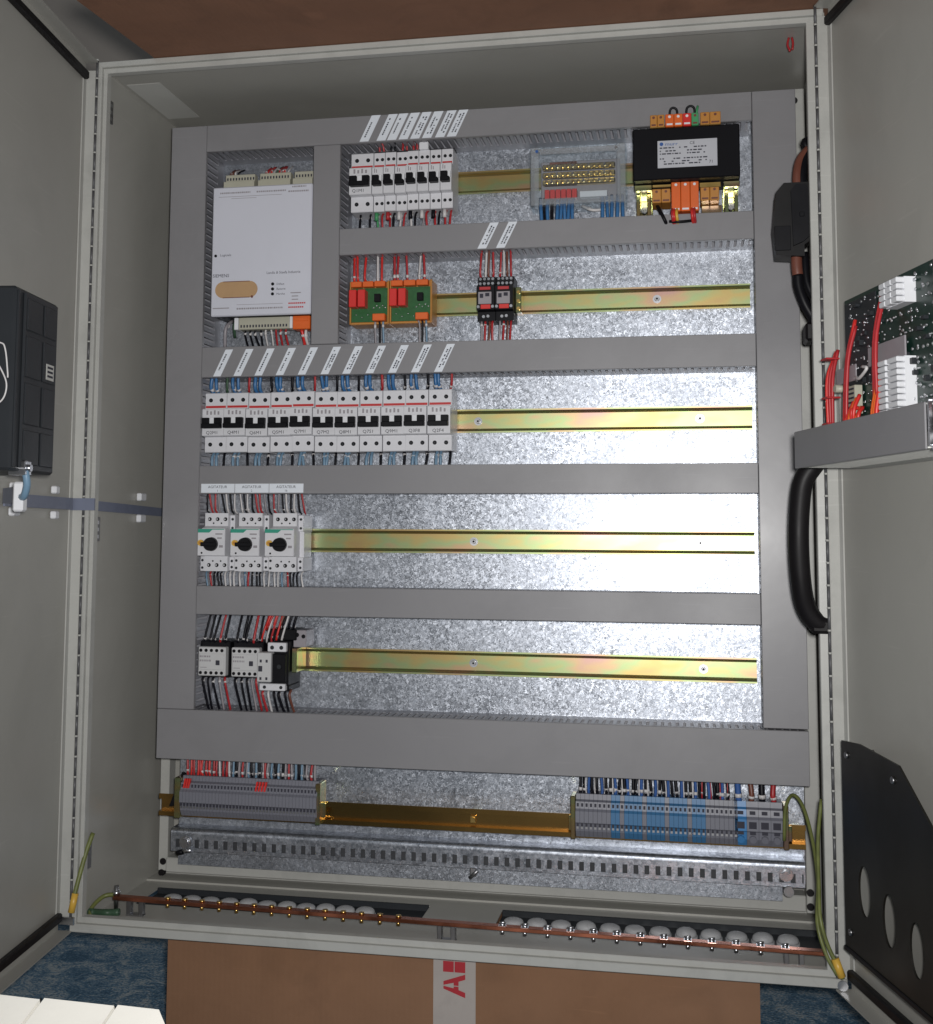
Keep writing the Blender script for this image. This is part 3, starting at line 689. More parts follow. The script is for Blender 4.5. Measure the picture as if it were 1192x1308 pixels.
# lower side: brackets, terminals, wires
for x0, x1 in ((753, 777), (876, 898)):
    b = MB(); b.box(x0, x1, 150, 153, 1018, 1026, .6); b.box(x0, x1, 153, 216, 1019, 1022, .5); b.box(x0, x1, 214, 217, 978, 1019, .6); b.box(x0+2, x0+7, 170, 214, 980, 1018, .5); b.box(x1-7, x1-2, 170, 214, 980, 1018, .5)
    part(t, 'foot_bracket', b, 'golddk')
    cx = (x0+x1)/2
    for z in (1002, 988): part(t, 'bolt', MB().cyl((cx, 213, z), (cx, 196, z), 5.5, 6), 'zinc')
b = MB(); b.box(778, 804, 148, 150, 1021, 1025, .5); b.box(843, 872, 148, 150, 1018, 1025, .5); part(t, 'terminal_rim', b, 'brass')
termrow(1000, 1020, 152, 190, [(777, 790, 'amber'), (790, 803, 'amber'), (844, 857, 'amber'), (857, 870, 'amber')])
termrow(985, 1027, 146, 186, [(804, 817, 'orange'), (817, 830, 'orange'), (830, 842, 'orange')])
b = MB(); b.box(846, 874, 176, 190, 980, 999, .6); part(t, 'terminal_base', b, 'golddk')
for x, m_ in ((808, 'wredb'), (812, 'yellow'), (833, 'wredb'), (806, 'wred'), (836, 'wred')):
    part(t, 'lead', MB().tube([(x, 150, 990), (x-1, 140, 982), (x, 142, 972), (x+1, 160, 966), (x, 182, 962)], 2.2, 7), m_)
part(t, 'lead', MB().tube([(784, 168, 1000), (788, 150, 988), (795, 146, 972), (800, 165, 964)], 2.6, 7), 'black')
part(t, 'lead', MB().tube([(801, 146, 971), (815, 143, 969), (838, 150, 972)], 2.2, 7), 'black')

# ------------------------------------------------------------------ motor protection switches
def motor_switch(lab, x):
    t = thing('motor_switch', lab, 'motor switch', (x, 219, 476), 'rotary motor protection switches')
    zc = 519; w = 44.5
    b = MB()
    b.prism([(218, zc-43), (164, zc-43), (164, zc-21), (152, zc-20), (152, zc+20), (164, zc+24), (164, zc+43), (218, zc+43)], 'x', x+8, x+8+w-8)
    b.box(x, x+8+w-8.5, 150.5, 153, zc-20, zc+19.5, .6)
    part(t, 'body', b, 'mcb')
    part(t, 'green_band', MB().prism([(x+.3, zc+14), (x+20, zc+14), (x+25, zc+18.3), (x+w-1, zc+18.3), (x+w-1, zc+19.4), (x+.3, zc+19.4)], 'y', 150.0, 150.6), 'teal')
    k = MB(); k.cyl((x+24, 150.4, zc-3), (x+24, 142, zc-3), 10.4, 24, 9.6); k.box(x+12, x+37, 136, 142.1, zc-6, zc, 1); part(t, 'rotary_knob', k, 'black')
    part(t, 'button', MB().cyl((x+8, 150.4, zc-1), (x+8, 146, zc-1), 4.4, 16), 'yellow'); part(t, 'button_core', MB().cyl((x+8, 146, zc-1), (x+8, 145, zc-1), 2.2, 12), 'amber')
    part(t, 'red_mark', MB().box(x+11.8, x+17, 149.9, 150.4, zc-5.5, zc-2), 'wred')
    for i in range(3):
        for dz in (34, -34):
            b = MB(); cx = x+15.5+i*12.3; b.cyl((cx, 164.2, zc+dz), (cx, 163.4, zc+dz), 2.9, 12); b.k = 1; b.cyl((cx-.8, 163.39, zc+dz), (cx-.8, 163.1, zc+dz), 1.2, 8)
            part(t, 'terminal_screw', b, ['black', 'zinc'])
    for i in range(2):
        for dz in (28, -28): part(t, 'test_hole', MB().cyl((x+21.5+i*12.3, 164.1, zc+dz), (x+21.5+i*12.3, 163.7, zc+dz), 1.3, 8), 'black')
    part(t, 'test_hole', MB().cyl((x+9, 150.3, zc-16), (x+9, 149.9, zc-16), 1.5, 8), 'black')
    b = MB(); b.box(x+33, x+40, 150.1, 150.4, zc+5, zc+7); b.box(x+36, x+42, 150.1, 150.4, zc-8, zc-4.5); b.box(x+30, x+41, 150.1, 150.4, zc+11, zc+13); part(t, 'fine_print', b, 'wgrey', kind='stuff')
    # side auxiliary blocks
    for xa, xb, ya_, za, zb in ((x+1, x+7.6, 166, zc-43, zc-21), (x+44.6, x+52, 172, zc-42, zc-22), (x+44.6, x+52, 172, zc+16, zc+40)):
        b = MB(); b.box(xa, xb, ya_, 217.5, za, zb, .5); b.k = 1
        for z in (za+5, zb-6): b.cyl(((xa+xb)/2, ya_+.1, z), ((xa+xb)/2, ya_-.5, z), 2.0, 9)
        part(t, 'auxiliary_contact', b, ['mcb', 'blackb'])
    part(t, 'auxiliary_spine', MB().box(x+44.6, x+51, 180, 216, zc-21.9, zc+15.9), 'mcb')
    rn = random.Random(int(x))
    for i in range(8):
        xx = x+6+i*6.3; m1 = ('wblack', 'wwhite', 'wblack', 'wred', 'wred', 'wgrey', 'wblack', 'wwhite')[(i+int(x)) % 8]; m2 = ('wblack', 'wwhite', 'wlblue', 'wblack', 'wwhite', 'wred', 'wblack', 'wwhite')[(i*3+int(x)) % 8]
        wire(t, [(xx+1, 186, zc+42), (xx, 178, zc+50), (xx-3+rn.uniform(-2, 2), 178, zc+82)], 1.45, m1)
        wire(t, [(xx-1, 186, zc-42), (xx, 178, zc-50), (xx+2+rn.uniform(-2, 2), 178, zc-78)], 1.45, m2)
    return t
motor_switch('rotary motor switch nearest the left duct, under its flat label', 106)
motor_switch('middle one of the three rotary motor switches', 159.3)
motor_switch('rightmost of the three rotary motor switches, beside empty rail', 212.4)

# ------------------------------------------------------------------ contactors of the lowest row
def mini_contactor(lab, x, w=42.5, name='contactor'):
    t = thing(name, lab, 'contactor', (x, 219, 323), 'white fronted contactors')
    z0, z1 = 323.5, 365.5
    part(t, 'base', MB().box(x-2, x+w+2, 168, 218, z0-3, z1+8, 1.2), 'black')
    part(t, 'front', MB().box(x, x+w, 155, 168.1, z0, z1, 1.2), 'face')
    part(t, 'front_step', MB().box(x+2, x+w-2, 153.8, 155.1, z0+9, z1-9.5, .5), 'face')
    for i in range(5):
        for z in (z1-5, z0+4.5):
            b = MB(); cx = x+4+i*8.2; b.cyl((cx, 155.2, z), (cx, 154.5, z), 2.5, 10); part(t, 'terminal_screw', b, 'black')
    part(t, 'indicator', MB().box(x+28, x+34, 152.4, 154, z0+16, z0+23, .5), 'ink')
    b = MB(); rn = random.Random(int(x))
    for z in (z0+27, z0+21):
        q = x+3
        while q < x+20: u = rn.uniform(1.2, 3.4); b.box(q, q+u, 153.45, 153.75, z, z+2.6); q += u+1
    b.box(x+4, x+14, 153.45, 153.75, z0+12, z0+13)
    part(t, 'fine_print', b, 'wgrey', kind='stuff')
    for i in range(5):
        cx = x+4+i*8.2
        wire(t, [(cx, 172, z1+6), (cx+1, 166, z1+12), (cx+7+rn.uniform(-1, 1), 176, 418)], 1.8, ('wblack', 'wblack', 'wblack', 'wred', 'wblack')[i])
        wire(t, [(cx, 172, z0-2), (cx, 165, z0-10), (cx+6+rn.uniform(-1, 1), 176, 268)], 1.8, ('wblack', 'wblack', 'wblack', 'wgrey', 'wred')[i])
    return t
mini_contactor('contactor at the left end of the lowest device row', 111.5)
mini_contactor('contactor between its left neighbour and the overload relay', 163)
t = thing('overload_relay', 'overload relay with white front module and black base, right end of the lowest row', 'relay', (238, 219, 308))
b = MB(); b.box(226, 249, 160, 218, 312, 376, 1); b.box(213, 256, 172, 218, 376.2, 392, 1); b.box(208, 249, 164, 218, 303.5, 311.5, 1)
part(t, 'base', b, 'black')
part(t, 'front', MB().box(205.8, 227, 146, 167, 318, 360, 1), 'face')
part(t, 'rear_fin', MB().box(226.5, 247, 152, 160.2, 318, 358, 1), 'black')
part(t, 'reset_button', MB().cyl((238, 152, 340), (238, 149, 340), 3.2, 12), 'blackb')
b = MB(); b.box(208, 214, 145, 146.1, 333, 341, .4); b.box(210, 213, 145.4, 146.1, 346, 350); b.box(219, 222, 145.4, 146.1, 346, 350); b.box(210, 213, 145.4, 146.1, 321, 325); b.box(219, 222, 145.4, 146.1, 321, 325); part(t, 'dial', b, 'ink')
b = MB(); b.box(219, 247, 153, 166, 361, 374, .8); b.k = 1; b.cyl((226, 153, 367), (226, 152.4, 367), 3, 10); b.cyl((240, 153, 367), (240, 152.4, 367), 3, 10); part(t, 'upper_terminal', b, ['mcb', 'blackb'])
b = MB(); b.box(207, 246, 154, 164, 305, 315, .8); b.k = 1; b.cyl((215, 154, 310), (215, 153.4, 310), 2.5, 10); b.cyl((240, 154, 310), (240, 153.4, 310), 2.5, 10); part(t, 'lower_terminal', b, ['mcb', 'blackb'])
b = MB(); b.box(250.5, 270, 176, 216, 366, 391, 1); b.k = 1; b.cyl((256, 176, 384), (256, 175, 384), 3.4, 12); b.cyl((266, 176, 382), (266, 175.4, 382), 3, 12); part(t, 'side_bracket', b, ['wgrey', 'black'])
b = MB(); b.box(250.5, 258, 170, 216, 330, 365, .8); part(t, 'adjusting_block', b, 'golddk')
for i in range(7):
    x = 208+i*7; wire(t, [(x, 182, 390), (x+2, 172, 398), (x+9+random.uniform(-2, 2), 176, 420)], 1.9, ('wredb', 'wred', 'wredb', 'wbrown', 'wblack', 'wblack', 'wblack')[i])
for i in range(6):
    x = 208+i*8.5; wire(t, [(x, 170, 305), (x+1, 164, 296), (x+6+random.uniform(-2, 2), 176, 266)], 2.0, ('wred', 'wwhite', 'wblack', 'wblack', 'wblack', 'wbrown')[i])
for q in range(9):
    x = 176+q*7.5; wire(t, [(x-4, 176, 372), (x, 170, 384), (x+8, 176, 419)], 1.5, ('wred', 'wredb', 'wwhite')[q % 3]) if 3 < q else None

# ------------------------------------------------------------------ terminal strips on the deep lower rail
t = thing('mounting_rail', 'deep dark gold rail under the widest duct, carrying the terminal strips', 'rail', (506, PL, 112), 'yellow passivated mounting rails')
y0 = 186
part(t, 'profile', MB().prism([(y0, 113), (y0+1.2, 113), (y0+1.2, 118), (y0+12, 119), (y0+12, 138), (y0+1.2, 139), (y0+1.2, 145), (y0, 145), (y0, 137.5), (y0+10.5, 136.5), (y0+10.5, 120.5), (y0, 119.5)], 'x', 42, 971), 'gold6')
for x in (49, 516, 960): part(t, 'standoff', MB().box(x-6, x+6, y0+12.2, 225.5, 120, 137, .5), 'golddk')
b = MB(); b.cyl((516, y0+10, 129), (516, y0+3, 129), 3.4, 6); b.box(512, 520, y0+6, y0+10.4, 124, 134, .5); part(t, 'screw', b, 'brass')
def strip(lab, grp, cells, ends, wires_, z0=118, z1=175):
    x0, x1 = cells[0][0], cells[-1][1]
    t = thing('terminal_strip', lab, 'terminal strip', ((x0+x1)/2, y0, z0), grp)
    cache = {}
    for xa, xb, m_, big in cells:
        key = (round(xb-xa, 2), m_, big)
        if key not in cache:
            b = MB()
            pf = [(y0-.3, z0), (y0-14, z0), (y0-20, z0+9), (y0-22, z0+19), (y0-24, z0+21), (y0-24, z0+36), (y0-20, z0+39), (y0-18, z0+48), (y0-12, z0+50), (y0-10, z1), (y0+16, z1), (y0+16, z1-22), (y0-.3, z1-27)]
            b.prism(pf, 'x', xa+.15, xb-.15)
            b.k = 1; mx = (xa+xb)/2; hw = (xb-xa)*.24
            b.box(mx-hw, mx+hw, y0-24.2, y0-21, z0+16.2, z0+20.4); b.box(mx-hw, mx+hw, y0-19.6, y0-17, z0+41.5, z0+46)
            if big:
                b.k = 2; b.cyl((mx, y0-18, z0+11), (mx, y0-25, z0+9), 4.6, 12); b.k = 1; b.box(mx-5, mx+5, y0-24.2, y0-23.9, z0+24, z0+33)
            else:
                b.k = 2; b.box(mx-hw, mx+hw, y0-23.4, y0-22, z0+12.5, z0+15.5)
            cache[key] = part(t, 'terminal', b, [m_, 'ink', 'steel' if not big else m_]); cache[key]['_x'] = xa
        else:
            src = cache[key]; c = src.copy(); COL.objects.link(c); c.parent = t; c.location = (Vector((xa-src['_x'], 0, 0)))*0.001
    for src in cache.values(): del src['_x']
    for xa, xb in ends:
        b = MB(); b.box(xa, xb, y0-19, y0+14, z0-3, z1-2, 1); b.box(xa-4, xb+5, y0-8, y0-1.5, z0+6, z0+26, 1); part(t, 'end_bracket', b, 'golddk')
    for x, m_, r in wires_:
        wire(t, [(x, y0-2, z1-3), (x+random.uniform(-1, 1), y0-4, z1+9), (x+random.uniform(-3, 1), y0+2, 214)], r, m_)
    return t
cells = []
x = 84.0
while x < 288: cells.append((x, x+5.1, 'tgrey', False)); x += 5.1
rn = random.Random(5)
wl = []
for i in range(40):
    xx = 88+i*5.05
    m_ = ('wred', 'wredb')[i % 2] if i < 9 else (('wred', 'wwhite', 'wred')[i % 3] if i < 14 else ('wlblue', 'wblack', 'wgrey', 'wred', 'wgrey', 'wlblue', 'wblack')[i % 7])
    wl.append((xx, m_, 1.75))
tl = strip('grey terminal strip under the left end of the widest duct', 'rows of rail terminals', cells, [(74, 83.6), (290, 297)], wl)
for xa in (88, 91.5, 95, 199, 203.5, 208, 212.5):
    part(tl, 'red_jumper', MB().prism([(xa, 159), (xa+2.6, 159), (xa+5.2, 172.5), (xa+2.6, 172.5)], 'y', y0-21.2, y0-17), 'redrelay')
part(tl, 'end_stop', MB().prism([(60, 128), (66, 128), (84, 176), (79, 178)], 'y', y0-4, y0+2), 'black')
cells = []
x = 664.0
i = 0
while x < 876:
    if x < 712: m_ = 'tgrey'
    elif x < 838: m_ = 'tblue2' if i % 5 else 'tgrey'
    else: m_ = 'tgrey'
    cells.append((x, x+6.05, m_, False)); x += 6.05; i += 1
for k, m_ in enumerate(('tblue', 'tgrey', 'tgrey', 'tgrey')): cells.append((877.5+k*15.7, 877.5+(k+1)*15.7, m_, True))
wl = []
for i in range(34):
    xx = 669+i*6.05; wl.append((xx, 'wblack' if i % 3 < 2 else 'inkblue', 2.1))
    wl.append((xx+3, 'wwhite' if i < 26 else 'wred', 1.0)) if i % 2 else None
for xx, m_ in ((884, 'inkblue'), (900, 'wbrown'), (915, 'wblack'), (931, 'wred')): wl.append((xx, m_, 4.0))
tr = strip('grey and blue terminal strip with black wires under the right end of the widest duct', 'rows of rail terminals', cells, [(657, 663.6), (941, 948)], wl)

# ------------------------------------------------------------------ slotted channel
t = thing('slotted_channel', 'galvanised slotted channel across the foot of the plate', 'channel', (514, PL, 58))
b = MB(); ya = 196
b.box(58, 970, ya, ya+1.6, 60, 66, .3); b.box(58, 970, ya, ya+1.6, 78, 86)
x = 66.0
b.box(58, x, ya+.02, ya+1.58, 66, 78)
while x < 956:
    b.box(x+6.6, x+15, ya+.02, ya+1.58, 66, 78); x += 15
b.box(x+5.5 if x+5.5 < 969 else 968, 969.9, ya+.02, ya+1.58, 66, 78)
arc = [(ya+7-7*math.cos(a), 86+7*math.sin(a)) for a in [math.pi/2*k/7 for k in range(8)]]
b.prism(arc+[(225.5, 93.6), (225.5, 92), (ya+7, 91.4), (ya+1.7, 86)], 'x', 58, 970)
b.box(58, 970, ya+1.62, 225.4, 60, 61.6)
part(t, 'profile', b, 'galv2')
part(t, 'inner_liner', MB().box(60, 968, ya+3.5, ya+6, 63, 84), 'liner')  # added dark strip, paints the shade seen through the slots
for x, z in ((82, 74), (945, 77)):
    b = MB(); b.cyl((x, ya-.1, z), (x, ya-2, z), 9.5, 20); b.k = 1; b.cyl((x, ya-2, z), (x, ya-8, z), 6.2, 6); part(t, 'bolt', b, ['zinc', 'zinc'])
b = MB(); b.cyl((948, ya+20, 55), (948, ya-4, 55), 7, 12); part(t, 'bolt', b, 'steel')
b = MB(); b.cyl((78, ya-4, 61), (95, ya-9, 65), 3.4, 8); b.k = 1; b.cyl((70, ya-2, 58), (80, ya-5, 61), 4, 8); part(t, 'loose_screw', b, ['zinc', 'black'])
b = MB(); b.box(512, 521, ya-4, ya+10, 50, 62, 1); b.cyl((512, ya-4, 48), (524, ya-8, 60), 2.6, 8); part(t, 'centre_clip', b, 'steel')

# ------------------------------------------------------------------ cable entries and copper bar
def entry(lab, xs, x0, x1):
    t = thing('cable_entry', lab, 'cable entry', ((x0+x1)/2, 130, 2), 'rows of rubber cable grommets')
    b = MB(); b.box(x0, x1, 127, 130, -6, 3, .5); b.box(x0, x1, 200, 204, -6, 4, .5); b.box(x0, x1, 130, 200, -6, -4); part(t, 'tray', b, 'blackb')
    for x in xs:
        b = MB(); zt = random.uniform(-1, 1.5); xx = x+random.uniform(-.8, .8); b.cyl((xx, 145, -4), (xx, 145, 4), 15.2, 22, 14.8); b.cyl((xx, 145, 4), (xx, 145, 7), 13.8, 22, 13.4); b.ell((xx, 145, 7), 13.4, 13.4, 5.5+zt, 22, 6, True)
        part(t, 'grommet', b, 'dome')
    return t
entry('left row of grey domed cable grommets in the cabinet floor', [85+i*28.6 for i in range(11)], 37, 451)
entry('right row of grey domed cable grommets in the cabinet floor', [580+i*33.0 for i in range(12)], 557, 985)
bx0, by0, bx1, by1, bz = 27, 77, 984, 47, 24
def bar_at(x): return by0+(by1-by0)*(x-bx0)/(bx1-bx0)
t = thing('earth_bar', 'long copper earth bar with brass screws across the cabinet floor', 'earth bar', (505, 62, 2))
ang = math.atan2(by1-by0, bx1-bx0)
XB = Matrix.Translation((bx0, by0, bz)) @ Matrix.Rotation(ang, 4, 'Z')
L_ = math.hypot(bx1-bx0, by1-by0)
part(t, 'bar', MB(XB).box(0, L_, -6.5, 6.5, -2.5, 2.5, .6), 'copper')
for x in [108+i*25.4 for i in range(14)]+[578+i*29.5 for i in range(13)]:
    b = MB(); y = bar_at(x); b.cyl((x, y, bz+2.4), (x, y, bz+5.5), 3.7, 10); b.cyl((x, y-1, bz-2.4), (x, y-1, bz-8), 2.6, 8)
    if x > 570: b.box(x-5, x+5, y-5, y+5, bz+2.5, bz+3.4); b.cyl((x-4, y-1, bz+6), (x+4, y-1, bz+7), 1.6, 6)
    part(t, 'screw', b, 'brass' if x < 570 else 'zinc')
for x in (62, 506, 944):
    b = MB(); y = bar_at(x); b.box(x-14, x-8, y-5, y+5, 2, bz-2.6, .5); b.box(x+4, x+10, y-5, y+5, 2, bz-2.6, .5); b.box(x-14, x+10, y-6, y+6, 1.9, 4); part(t, 'standoff', b, 'steel')
b = MB(); y = bar_at(30); b.cyl((30, y, bz-18), (30, y, bz+16), 3.2, 8); b.k = 1; b.cyl((30, y, bz+3), (30, y, bz+9), 5.5, 6); part(t, 'clamp_bolt', b, ['steel', 'zinc'])
part(t, 'earth_lead', MB().tube([(30, y, bz+4), (14, y-6, bz+2), (6, y-25, bz-8), (9, 40, 6)], 3, 8), 'ygreen')
part(t, 'earth_lead', MB().tube([(38, y-6, 6), (18, y-10, 5), (6, 44, 12)], 5, 8), 'dkgreen')
# earth wires at the hinges
o = part(None, 'earth_wire', MB().tube([(941, 158, 130), (943, 154, 172), (952, 146, 192), (963, 124, 182), (970, 80, 150), (971, 30, 112), (966, -4, 74), (974, -14, 42), (986, -18, 20)], 2.4, 8), 'ygreen'); o['label'] = 'green and yellow earth wire arching from the blue terminals to the copper bar'; o['category'] = 'wire'
o = part(None, 'earth_wire', MB().tube([(980, 60, 205), (973, 40, 160), (970, 10, 110), (969, -10, 80), (977, -14, 50), (988, -17, 28), (992, -19, 16)], 2.4, 8), 'ygreen'); o['label'] = 'green and yellow earth wire hanging straight to the right door hinge'; o['category'] = 'wire'
b = MB().cyl((984, -17, 38), (991, -19, 18), 4.8, 10); part(o, 'sleeve', b, 'yellow'); part(o, 'ring_terminal', MB().cyl((992, -17, 8), (992, -19, 8), 6, 14), 'zinc')
o = part(None, 'earth_wire', MB().tube([(22, 16, 125), (18, 4, 100), (13, -8, 62), (9, -14, 34)], 3.2, 8), 'ygreen'); o['label'] = 'short green and yellow earth wire at the left door hinge'; o['category'] = 'wire'
part(o, 'sleeve', MB().cyl((12, -10, 52), (9, -14, 28), 4.6, 10), 'yellow'); part(o, 'ring_terminal', MB().box(-8, 14, -16, -12, 12, 22, 1), 'zinc')

# ------------------------------------------------------------------ left door equipment
t = thing('equipment_box', 'dark grey plastic equipment box mounted on the left door', 'box', (30, -320, 600))
u0, u1, n1, z0, z1 = 270, 392, 78, 598, 798
part(t, 'body', MB(LX).box(u0, u1, .3, n1, z0, z1, 3), 'blackb')
b = MB(LX)
for ua, ub in ((u0+6, u0+44), (u0+50, u1-30)):
    for za, zb in ((z0+8, z0+46), (z0+52, z0+98), (z0+104, z0+150), (z0+156, z1-8)): b.box(ua, ub, n1-.4, n1+1.6, za, zb, 1)
b.box(u1-24, u1-20, n1-.3, n1+3, z0+4, z1-4, 1); b.box(u1-8, u1-3, n1-.3, n1+2, z0+4, z1-4, .8)
part(t, 'ribbed_panel', b, 'blackb')
b = MB(LX); b.box(u0+14, u0+36, n1+1.7, n1+2.1, z0+108, z0+126); b.k = 1
for i in range(3): b.box(u0+17, u0+33, n1+2.1, n1+2.3, z0+111+i*5, z0+113.5+i*5)
part(t, 'sticker', b, ['sticker', 'ink'])
part(t, 'wire_loop', MB(LX).tube([(u1+1.4, 40, 736), (u1+2, 63, 735), (u1+2, 69, 728), (u1+2, 72.5, 704), (u1+2, 73, 697)], .9, 7), 'wwhite')
part(t, 'wire_loop', MB(LX).tube([(u1+1.4, 50, 722), (u1+2, 60, 714), (u1+2, 69, 699), (u1+2, 72, 688), (u1+2, 69.5, 676), (u1+2, 62, 669), (u1+1.4, 46, 667)], .9, 7), 'wwhite')
b = MB(LX); b.box(u1-46, u1-28, n1-14, n1+5, z0-4, z0+12, 1); b.cyl((u1-36, n1+4, z0+4), (u1-36, n1+9, z0+4), 4, 10); part(t, 'plug', b, 'zinc')

t = thing('flat_cable', 'grey blue flat cable clipped across the left door hinge into the duct', 'cable', (0, 60, 560))
b = MB(LX); b.prism([(14, 5), (14, 7), (238, 7.5), (238, 5.5)], 'z', 563, 579); b.prism([(236, 5), (239, 5), (330, 66), (327, 68)], 'z', 566, 584)
part(t, 'door_run', b, 'flat')
part(t, 'hinge_run', MB().prism([(-12, -13), (-12, -16), (24, -14), (24, -11)], 'z', 562.5, 579), 'flat')
part(t, 'wall_run', MB().prism([(14, 563), (262, 558), (262, 571), (14, 577)], 'x', 3, 5), 'flat')
part(t, 'drop_run', MB(LX).tube([(u1-36, n1+2, z0+2), (u1-40, n1+3, 585), (u1-50, n1-4, 572), (u1-64, n1-14, 572)], 4.2, 8), 'wlblue')
for X, a in ((LX, (196, 216, 2, 10, 552, 592)), (LX, (70, 84, 2, 10, 550, 593))):
    part(t, 'clip', MB(X).box(*a[:4], a[4], a[4]+10, 1.5), 'white'); part(t, 'clip', MB(X).box(*a[:4], a[5]-10, a[5], 1.5), 'white')
for za, zb in ((548, 559.5), (580.5, 592)): part(t, 'clip', MB().box(2, 10, 165, 185, za, zb, 1.5), 'white')
b = MB(LX); b.box(u1-70, u1-56, n1-20, n1-8, 555, 588, 2); part(t, 'clip', b, 'white')

# ------------------------------------------------------------------ right door equipment
t = thing('door_duct', 'grey cable duct running across the right door below the circuit board', 'cable duct', (1060, -240, 608))
part(t, 'cover', MB(RX).box(98, 428, 88, 90, 609, 651, .8), 'duct')
b = MB(RX); b.box(99, 428, 3, 30, 610, 611.4); b.box(99, 428, 3, 88, 648.6, 650); b.box(99, 427, 1, 3, 611, 649)
u = 102
while u < 424: b.box(u, u+6, 30.1, 78, 610, 611.4); u += 10
b.box(99, 428, 78.1, 88, 610, 611.4)
part(t, 'comb_wall', b, 'sticker')
b = MB(RX); b.box(428.5, 500, 20, 86, 608, 609.6); b.box(428.5, 500, 84, 86, 609.7, 613, .4); b.box(428.5, 431, 84, 88, 612, 653, .4); b.box(428.5, 500, 84, 86, 651, 654, .4); b.box(430, 500, 18, 20, 610, 652)
part(t, 'end_bracket', b, 'zinc')
part(t, 'lamp_body', MB(RX).cyl((452, 30, 630), (452, 80, 630), 15, 20), 'blackb'); part(t, 'lamp_ring', MB(RX).cyl((452, 80, 630), (452, 84, 630), 8, 16), 'steel')
part(t, 'wire', MB(RX).tube([(434, 60, 612), (438, 76, 640), (446, 70, 652)], 3, 7), 'wredb'); part(t, 'wire', MB(RX).tube([(440, 50, 648), (460, 70, 651), (480, 60, 640)], 3, 7), 'wred')

t = thing('circuit_board', 'green circuit board with red wires and white connectors on the right door', 'circuit board', (1055, -200, 655))
NB = 30
part(t, 'board', MB(RX).box(100, 345, NB-4, NB-2, 640, 803), 'pcbdk')
part(t, 'dark_board', MB(RX).box(104, 190, NB-1.8, NB, 700, 798, .5), 'blackb')
part(t, 'board_edge', MB(RX).box(334, 338, NB-1.9, NB+4, 642, 800, .5), 'steel')
part(t, 'back_plate', MB(RX).box(104, 350, 4, NB-5, 640, 790), 'black')
rn = random.Random(21)
b = MB(RX)
for i in range(380):
    u = rn.uniform(118, 332); z = rn.choice([rn.uniform(650, 798), 790-10*rn.randint(0, 12)])
    r = rn.uniform(.9, 2.0); b.ell((u, NB+.6, z), r*1.2, 1.0, r, 7, 4)
part(t, 'solder_joints', b, 'zinc', kind='stuff')
b = MB(RX)
for i in range(26):
    u = rn.uniform(120, 325); z = rn.uniform(655, 792); b.box(u, u+rn.uniform(5, 13), NB-2, NB+rn.uniform(2, 6), z, z+rn.uniform(3, 7), .5)
part(t, 'components', b, ['blackb'], kind='stuff')
def conn(u, z, w, h, rows, cols):
    b = MB(RX)
    for r in range(rows):
        for c_ in range(cols): b.box(u+c_*w/cols+.5, u+(c_+1)*w/cols-.5, NB+2, NB+18, z+r*h/rows+.6, z+(r+1)*h/rows-.4, .9)
    b.box(u, u+w, NB-2, NB+10, z, z+h); part(t, 'white_connector', b, 'white')
conn(240, 768, 44, 26, 4, 3)
conn(232, 656, 20, 58, 9, 1); conn(256, 656, 24, 58, 9, 1)
part(t, 'ribbon_cable', MB(RX).box(176, 268, NB+2, NB+4, 716, 737, .4), 'wgrey'); part(t, 'ribbon_cable', MB(RX).box(104, 160, NB+10, NB+11.5, 704, 722, .4), 'wgrey')
part(t, 'wire', MB(RX).tube([(160, NB+11, 707), (176, NB+14, 704), (196, NB+14, 712), (180, NB+12, 716)], 1.8, 7), 'wwhite')
def bundle(u, z0, z1, n_, du, m_):
    for i in range(n_):
        o = rn.uniform(-5, 5); part(t, 'wire', MB(RX).tube([(u+o*.6+du, NB+5, z1+rn.uniform(-5, 5)), (u+o+du*.6, NB+14+rn.uniform(-2, 2), (z0+z1)/2+20), (u+o, NB+15+rn.uniform(-2, 2), z0+20), (u+o*1.3, NB+15, z0)], 2.2, 7), m_ if i % 3 else 'wred')
bundle(92, 646, 742, 4, 0, 'wredb'); bundle(143, 644, 770, 4, 5, 'wredb'); bundle(220, 644, 786, 4, 0, 'wredb')
for i in range(7): part(t, 'wire', MB(RX).tube([(140+i*5, NB+14, 642), (144+i*6, NB+18, 656+rn.uniform(0, 14)), (150+i*4, NB+10, 678+rn.uniform(-6, 10))], 2.2, 7), ('wredb', 'wredb', 'orange')[i % 3])
for i in range(3): part(t, 'wire', MB(RX).tube([(214+i*6, NB+16, 642), (218+i*5, NB+18, 664), (222+i*4, NB+12, 700)], 2.4, 7), 'orange' if i < 2 else 'wredb')
for z in (735, 690, 660): part(t, 'cable_tie', MB(RX).box(84, 102, NB+6, NB+22, z, z+2.2, .5), 'wred')
for u, z in ((104, 655), (172, 648), (110, 700)): part(t, 'terminal_post', MB(RX).cyl((u, NB, z), (u, NB+16, z), 4.5, 10), 'beige')
b = MB(RX); b.box(116, 150, NB, NB+9, 668, 700, .6); b.k = 1
for i in range(6): b.box(118, 148, NB+9, NB+10, 670+i*5, 672+i*5)
part(t, 'grey_connector', b, ['beige', 'ink'])

